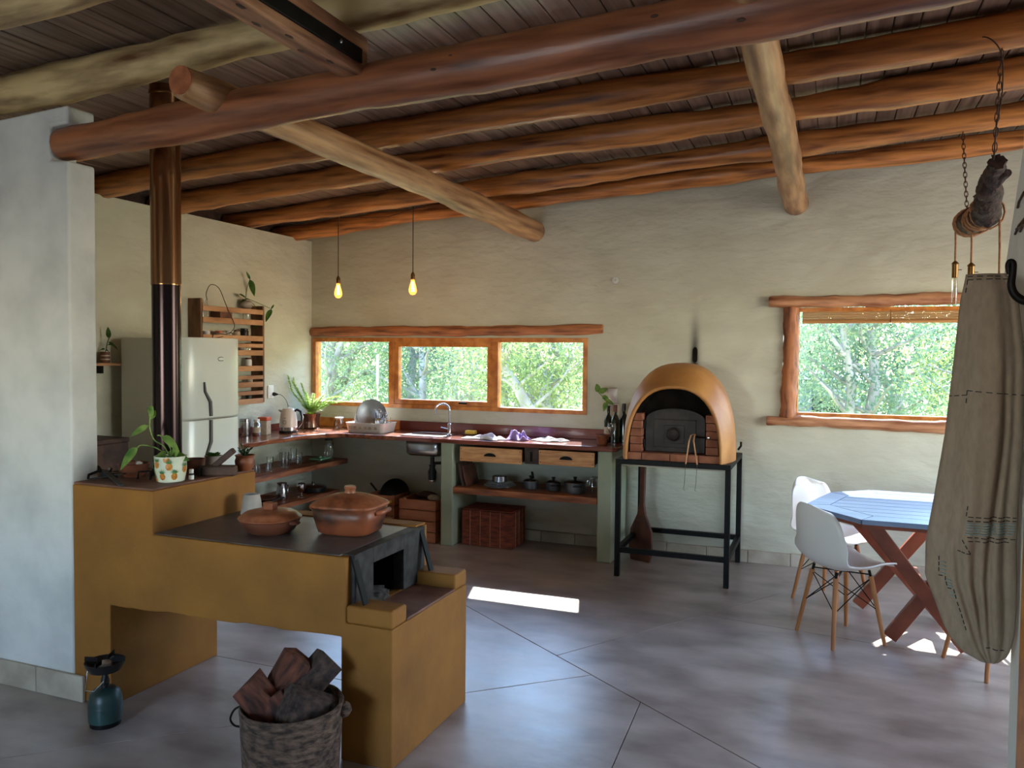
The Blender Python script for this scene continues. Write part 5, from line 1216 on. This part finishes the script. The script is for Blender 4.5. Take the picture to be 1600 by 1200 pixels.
# ================================================================== LAMPS
def bulb_pendant(px, label):
    top = P('Y', 5.55, px[0], px[1]); s0 = P('Y', 5.55, px[2], px[3]).z; b0 = P('Y', 5.55, px[2], px[4]).z
    t = thing('pendant_bulb', label, 'pendant lamp', (P('Y', 5.55, px[2], px[3]).x, 5.55, b0), group='pear shaped pendant bulbs over the worktop')
    h = s0 - b0
    zt = zraft(t.location.x) - b0 + .004
    MB().tube([(0, 0, h + .045), (0, 0, zt)], .0032, 6).build('cord', CORD, t)
    MB().lathe([(.006, h + .05), (.014, h + .035), (.016, h + .03), (.016, h - .01)], 16).build('socket', BRASS, t)
    MB().lathe([(.002, 0), (.018, .004), (.030, .022), (.032, .04), (.026, .07), (.017, .10), (.014, h - .01)], 20, cap=False).build('bulb', AMBER, t)
    for k in range(5):
        a = k * 2 * PI / 5
        MB().tube([(.008*math.cos(a), .008*math.sin(a), h - .025), (.013*math.cos(a+.3), .013*math.sin(a+.3), .025)], .0016, 5).build('filament', FIL, t)
    l = bpy.data.lights.new('bulb_light', 'POINT'); l.energy = 2.2; l.color = (1, .55, .2); l.shadow_soft_size = .02
    lo_ = bpy.data.objects.new('bulb_light', l); COL.objects.link(lo_); lo_.parent = t; lo_.location = (0, 0, -.04)
bulb_pendant((527, 345, 528.5, 441, 466), 'lit amber bulb hanging nearer the corner of the kitchen')
bulb_pendant((645, 330, 645, 435, 461), 'lit amber bulb hanging nearer the long pale cross log')
z1 = zraft(-3.7); tag(MB().tube([(-3.72, 5.56, z1 + .004), (-3.5, 5.60, z1 - .01), (-3.3, 5.61, z1 - .012), (-3.03, 5.57, z1 + .034), (-2.7, 5.62, z1 + .045)], .003, 6).build('ceiling_cable', CORD), 'thin cable sagging under the second rafter between the bulbs', 'cable')

dl = thing('driftwood_lamp', 'gnarled driftwood branch lamp hung on rusty chains above the table', 'lamp', (.68, 4.75, 2.38))
D0 = Vector((.68, 4.75, 2.38))
path = [P('Y', 5.42, 1505, 352), P('Y', 5.25, 1512, 348), P('Y', 5.05, 1520, 345), P('Y', 4.85, 1531, 340), P('Y', 4.65, 1541, 332), P('Y', 4.5, 1545, 312), P('Y', 4.38, 1549, 290), P('Y', 4.25, 1553, 268), P('Y', 4.12, 1559, 252)]
rr = [.045, .066, .062, .052, .062, .054, .049, .043, .036]
pts = []; rs = []; rd = random.Random(6)
for i in range(len(path) - 1):
    for k in range(4):
        u = k / 4; pts.append(path[i].lerp(path[i+1], u) - D0 + Vector((rd.uniform(-.008, .008), 0, rd.uniform(-.008, .008)))); rs.append(rr[i] + (rr[i+1]-rr[i])*u + rd.uniform(-.007, .007))
pts.append(path[-1] - D0); rs.append(rr[-1])
_br = MB().tube(pts, rs, 18)
for v in _br.bm.verts: v.co += Vector((rd.uniform(-1, 1), rd.uniform(-1, 1), rd.uniform(-1, 1))) * .008
_br.build('branch', DRIFT, dl)
MB().tube([P('Y', 4.3, 1556, 274) - D0, P('Y', 4.24, 1568, 273) - D0, P('Y', 4.2, 1575, 270) - D0], [.032, .026, .017], 10).build('branch_stub', DRIFT, dl)
def coil(parent, i0, i1, turns, seed):
    rd = random.Random(seed); q = []
    n = int(turns * 14)
    for k in range(n + 1):
        u = k / n; f = i0 + (i1 - i0) * u; a = int(f); b = min(a + 1, len(pts) - 1); c_ = pts[a].lerp(pts[b], f - a); r_ = rs[a] + .012
        an = 2*PI*turns*u; q.append(c_ + Vector((r_*math.cos(an), 0, r_*math.sin(an))))
    MB().tube(q, .0055, 7).build('rope', ROPE, parent)
coil(dl, 2, 7, 4, 1); coil(dl, 11, 17, 4.5, 2); coil(dl, 9, 12, 2, 3)
def chain(parent, a, b, n):
    m = MB(); a = Vector(a); b = Vector(b); d = (b - a) / n; L = d.length; dn = d.normalized()
    s1 = dn.cross(Vector((0, 1, 0.01))).normalized(); s2 = dn.cross(s1)
    for i in range(n):
        c_ = a + d * (i + .5); sd = s1 if i % 2 else s2
        m.tube([c_ + dn * (L*.72*math.cos(t_)) + sd * (.009*math.sin(t_)) for t_ in [k*2*PI/10 for k in range(10)]], .0026, 5, closed=True)
    m.build('chain', RUST, parent)
chain(dl, Vector((.715, 5.55, zraft(.715) + .01)) - D0, P('Y', 5.35, 1511, 330) - D0, 17)
chain(dl, Vector((.668, 4.08, zraft(.668) + .01)) - D0, P('Y', 4.14, 1553, 248) - D0, 15)
cp_ = [Vector((.55, 4.075, zraft(.55) + .05)), Vector((.60, 4.0, zraft(.6) + .02)), Vector((.655, 4.02, zraft(.65) - .05)), Vector((.665, 4.03, 2.75)), Vector((.650, 4.05, 2.60)), P('Y', 4.1, 1553, 250)]
MB().tube(spl([p - D0 for p in cp_]), .003, 6).build('supply_cord', CORD, dl)
for (Yb, xa, ya, xs_, ys_, yb_) in ((5.30, 1493, 352, 1492.5, 411, 479), (5.0, 1518, 352, 1517.5, 414, 482), (4.62, 1562, 336, 1561, 436, 500)):
    a = P('Y', Yb, xa, ya) - D0; b = P('Y', Yb, xs_, ys_) - D0; e = P('Y', Yb, xs_, yb_).z - D0.z
    MB().tube([a, a.lerp(b, .5) + Vector((.002, 0, 0)), b], .0055, 7).build('rope_drop', ROPE, dl)
    hs = .10
    sk_ = MB().lathe([(.006, .012), (.018, .0), (.020, -.006), (.0165, -.008), (.0165, -.085), (.014, -.087)], 16, tuple(b)).build('socket', BRASS, dl)
    MB().tube([b + Vector((.016, 0, -.04)), b + Vector((.035, 0, -.04))], .003, 6).build('switch_key', BRASS, sk_)
    z0 = b.z - .085; MB().lathe([(.012, z0), (.0155, z0 - .02), (.0155, e + .02), (.010, e + .004), (.001, e)], 16, (b.x, b.y, 0), cap=False).build('tube_bulb', CLEAR, dl)
    MB().tube([(b.x - .003, b.y, z0), (b.x - .003, b.y, e + .03), (b.x + .003, b.y, e + .03), (b.x + .003, b.y, z0)], .0012, 5).build('filament', BRASS, dl)

# ================================================================== HANGING CLOTH
CY_ = 2.20
Lp = [(428, 1509), (440, 1507), (470, 1500), (560, 1490), (680, 1476), (780, 1459), (850, 1446), (905, 1445), (950, 1462), (985, 1475), (1012, 1492), (1027, 1511), (1034, 1529)]
Rp = [(428, 1571), (440, 1583), (470, 1592), (560, 1602), (680, 1600), (780, 1592), (850, 1589), (905, 1590), (950, 1589), (985, 1586), (1012, 1579), (1027, 1571), (1034, 1560)]
def ip(tab, y):
    for (a, x0), (b, x1) in zip(tab, tab[1:]):
        if y <= b: u = (y - a) / (b - a); return x0 + (x1 - x0) * max(0, u)
    return tab[-1][1]
def cloth_pt(u, py, back=False, push=0.):
    """u 0..1 from the free edge to the wall side, py the height given as a photo row"""
    xl, xr = ip(Lp, py), ip(Rp, py); a = P('Y', CY_, xl, py); b = P('Y', CY_, xr, py); z = (a.z + b.z) / 2
    s_ = (py - 428) / 606; dep = (.012 + .050 * math.sin(PI * min(1, s_ * 1.02)) ** .7) * math.sin(PI * u) ** .6
    env = math.sin(PI * u) ** .5 * (.25 + .75 * min(1, s_ * 2)) * max(0, min(1, (1.02 - s_) * 7))
    uu = u - .05 * s_
    fold = env * (.010 * math.sin(uu * 9 + .8) + .006 * math.sin(uu * 17 - 2 * s_ + 1) + .026 * math.exp(-((u - .66 - .05 * math.sin(s_ * 4)) / .045) ** 2) * min(1, max(0, (s_ - .12) * 4)) + .024 * math.exp(-((u - .28 - .35 * max(0, s_ - .55)) / .05) ** 2) * min(1, max(0, (s_ - .5) * 4)) + .022 * math.exp(-((u - .52) / .05) ** 2) * min(1, max(0, (s_ - .62) * 5)) + .014 * math.exp(-((u - .85) / .04) ** 2))
    x = a.x + (b.x - a.x) * u
    y = CY_ + (dep if back else -dep + fold - push)
    return Vector((min(x, .430), y, z))
cl = thing('linen_cloth', 'natural linen cloth with dark running stitches hanging from an iron hook', 'cloth', tuple(cloth_pt(.5, 1034)))
C0 = cloth_pt(.5, 1034)
rows_y = [428 + 606 * (i / 60) for i in range(61)]
m = MB(); R_ = []
for py in rows_y:
    fr_ = [cloth_pt(i / 40, py) - C0 for i in range(41)]; bk = [cloth_pt(1 - i / 14, py, True) - C0 for i in range(1, 14)]
    R_.append([m.bm.verts.new(v) for v in fr_ + bk])
for A, B in zip(R_, R_[1:]):
    for k in range(len(A)): m.bm.faces.new((A[k], A[(k+1) % len(A)], B[(k+1) % len(B)], B[k])).smooth = True
m.bm.faces.new(R_[-1]); m.bm.faces.new(R_[0][::-1])
m.build('cloth', LINEN, cl)
def stitches(name, mt, lines, r=.0011, dash=.011, gap=.007):
    m = MB()
    for ln in lines:
        (u0, y0), (u1, y1) = ln; n = 40; p = [cloth_pt(u0 + (u1-u0)*i/n, y0 + (y1-y0)*i/n, push=.0016) - C0 for i in range(n+1)]
        seg = []; acc = 0; on = True
        for a, b in zip(p, p[1:]):
            seg.append(a); acc += (b - a).length
            if on and acc > dash:
                seg.append(b); m.tube(seg, r, 5); seg = []; acc = 0; on = False
            elif not on:
                seg = []
                if acc > gap: acc = 0; on = True
    m.build(name, mt, cl)['kind'] = 'stuff'
stitches('hem_stitches', THREAD, [((.05, 437), (.95, 437)), ((.05, 432), (.95, 433)), ((.05, 437), (.06, 462)), ((.0, 620), (.2, 617)), ((.2, 610), (.98, 616)), ((.2, 610), (.2, 632)), ((.55, 1008), (.97, 1012))])
stitches('band_stitches', THREAD, [((.38, 801), (.98, 803)), ((.38, 807), (.98, 808)), ((.40, 832), (.98, 836)), ((.42, 838), (.96, 841)), ((.36, 785), (.36, 805)), ((.36, 838), (.46, 858)), ((.33, 856), (.46, 858)),
    ((.14, 870), (.14, 900)), ((.14, 900), (.21, 900)), ((.21, 900), (.21, 918)), ((.21, 918), (.27, 918)), ((.27, 918), (.27, 938)), ((.27, 938), (.30, 985))], dash=.009, gap=.004)
stitches('teal_stitches', TEAL, [((.38, y), (.98, y + 2)) for y in (811, 815, 819, 823, 827)] + [((.16, y), (.24, y)) for y in (878, 884, 890, 896)] + [((.22, y), (.28, y)) for y in (904, 910, 914, 924, 930)], r=.0016, dash=.012, gap=.002)
hk = thing('coat_hook', 'black wrought iron coat hook on the white wall end holding the linen cloth', 'hook', (.434, 2.10, 1.72))
H0 = Vector((.434, 2.10, 1.72))
hp = [P('Y', 2.09, x, y) - H0 for x, y in ((1577, 428), (1575, 416), (1578, 409), (1583, 412), (1582, 428), (1580, 445), (1584, 458), (1592, 466), (1602, 470))] + [Vector((-.004, 0, P('Y', 2.09, 1602, 470).z - 1.72))]
MB().tube(spl(hp), [.0055 + .005 * i / 45 for i in range(46)], 10).build('prong', IRON, hk)
MB().box(-.006, 0, -.03, .03, -.10, .06).build('back_plate', IRON, hk, bevel=.003)
MB().blob((-.018, -.004, -.032), (.012, .012, .010), j=0).build('ball', CHROME, hk)
MB().tube([(-.003, .0, -.06), (-.02, .0, -.09), (-.026, .0, -.08)], .006, 8).build('lower_prong', IRON, hk)
tw = thing('dried_twig', 'dried black twig pinned on the white wall end above the hook', 'twig', tuple(P('X', .433, 1598, 340)))
T0 = P('X', .433, 1598, 340)
for a in (((1600, 300), (1592, 315), (1590, 325)), ((1602, 340), (1592, 352), (1586, 366)), ((1600, 345), (1594, 362)), ((1602, 350), (1588, 358))):
    MB().tube([P('X', .431, x, y) - T0 for x, y in a], .003, 6).build('twig', DARKWOOD, tw)

# ================================================================== GARDEN
gr = MB().box(-40, 30, YB + .11, 60, -.30, -.12).build('ground', GRASS); struct('ground', gr, 'dry grassy garden ground outside'); gr['category'] = 'ground'
def leafcloud(c, r, n, size, seed, zmin=.0):
    rd = random.Random(seed); vs = []; fs = []
    for i in range(n):
        while True:
            v = Vector((rd.uniform(-1, 1), rd.uniform(-1, 1), rd.uniform(-1, 1)))
            if .25 < v.length <= 1: break
        p = Vector((c[0] + v.x*r[0], c[1] + v.y*r[1], max(zmin, c[2] + v.z*r[2])))
        a = Vector((rd.gauss(0, 1), rd.gauss(0, 1), rd.gauss(0, 1))).normalized(); b = a.cross(Vector((rd.gauss(0, 1), rd.gauss(0, 1), rd.gauss(0, 1)))).normalized()
        s_ = size * rd.uniform(.6, 1.3); k = len(vs)
        vs += [p - a*s_, p + b*s_*.32, p + a*s_, p - b*s_*.32]; fs.append((k, k+1, k+2, k+3))
    return vs, fs
def meshfrom(name, vs, fs, m, parent):
    me = bpy.data.meshes.new(name); me.from_pydata([tuple(v) for v in vs], [], fs); me.materials.append(m)
    return link(name, me, parent)
def tree(x, y, h, spread, m, label, seed, n=9000, size=.034, low=1.0):
    rd = random.Random(seed); t = thing('garden_tree', label, 'tree', (x, y, -.12), group='trees outside the windows')
    tips = []; mb_ = MB()
    for k in range(rd.choice((2, 3))):
        a = rd.uniform(0, 6.3); lean = rd.uniform(.15, .45); p = [Vector((0, 0, 0))]; d = Vector((math.cos(a)*lean, math.sin(a)*lean, 1)).normalized()
        for i in range(7):
            d = (d + Vector((rd.uniform(-.25, .25), rd.uniform(-.25, .25), rd.uniform(-.05, .12)))).normalized(); p.append(p[-1] + d * h/8)
        r0 = rd.uniform(.07, .12); mb_.tube(p, [r0 * (1 - .1*i) for i in range(8)], 8)
        for i in range(2, 8):
            for _ in range(2):
                b = rd.uniform(0, 6.3); e = Vector((math.cos(b), math.sin(b), rd.uniform(.1, .9))).normalized(); q = [p[i]]
                for s_ in range(4): e = (e + Vector((rd.uniform(-.3, .3), rd.uniform(-.3, .3), rd.uniform(-.1, .2)))).normalized(); q.append(q[-1] + e * h * .075)
                mb_.tube(q, [.034, .027, .02, .014, .008], 6); tips.append(q[-1]); tips.append(q[2])
    mb_.build('trunk', TREEBARK, t)
    vs, fs = [], []
    for q in tips:
        v, f = leafcloud(q, (spread*.36, spread*.36, spread*.27), n // len(tips), size, rd.random(), zmin=low * .4)
        k = len(vs); vs += v; fs += [tuple(i + k for i in g) for g in f]
    meshfrom('crown', vs, fs, m, t)['kind'] = 'stuff'
    return t
TL = [(-7.3, 10.2, 2.7, 1.5, 0, 'bright leafy tree filling the corner pane of the kitchen window'), (-5.35, 10.0, 2.9, 1.4, 1, 'grey stemmed tree outside the middle pane of the kitchen window'),
      (-4.3, 11.0, 3.0, 1.5, 0, 'forked tree outside the pane next to the oven'), (-3.4, 9.8, 2.7, 1.4, 2, 'slim yellow green tree at the outer edge of the kitchen window'),
      (.45, 10.4, 2.8, 1.3, 1, 'crooked grey tree standing right outside the table window'), (1.25, 11.2, 3.0, 1.4, 2, 'branching tree outside the cloth side of the table window'),
      (-.55, 12.6, 3.2, 1.6, 0, 'bright tree behind the low shed outside'), (-6.4, 13.5, 3.4, 1.7, 2, 'taller pale tree further back in the garden'), (3.0, 12.5, 3.2, 1.6, 0, 'broad tree far to the right in the garden')]
for i, (x, y, h, s_, mi, lab) in enumerate(TL): tree(x, y, h, s_, TREE_M[mi], lab, 50 + i)
# dense thicket behind the trees
for i in range(11):
    x = -17 + i * 2.6
    t = thing('thicket_shrub', 'dense green shrub of the thicket closing the garden', 'shrub', (x, 18 + (i % 3) * 1.2, -.12), group='shrubs of the thicket behind the garden trees')
    vs, fs = leafcloud((0, 0, 2.3), (2.2, 1.3, 2.7), 9000, .09, 90 + i, 0)
    meshfrom('foliage', vs, fs, TREE_M[i % 3], t)['kind'] = 'stuff'
    MB().tube([(0, 0, 0), (.2, 0, 1.2), (.1, .1, 2.4)], [.12, .09, .05], 8).build('stem', TREEBARK, t)
# low shed seen through the table window
sh = thing('garden_shed', 'low blue grey garden shed with a pale flat roof outside the table window', 'shed', (-.75, 13.6, -.12))
MB().box(-1.3, 1.2, 0, 1.6, 0, 1.35).build('wall', OUTB, sh); MB().box(-1.5, 1.4, -.15, 1.75, 1.351, 1.45).build('roof', OUTROOF, sh, bevel=.01)
for a in (-.9, -.2, .5): MB().box(a, a + .45, -.02, -.0005, .35, 1.1).build('opening', DARKSTEEL, sh)
t = thing('white_post', 'thin white post outside the corner pane of the kitchen window', 'post', (P('Y', 9.0, 590, 600).x, 9.0, -.12)); MB().tube([(0, 0, 0), (0, 0, 1.65)], .010, 8).build('post', GREYPOT, t); MB().lathe([(.02, 1.3), (.02, 1.68), (0, 1.70)], 10).build('cap', GREYPOT, t)
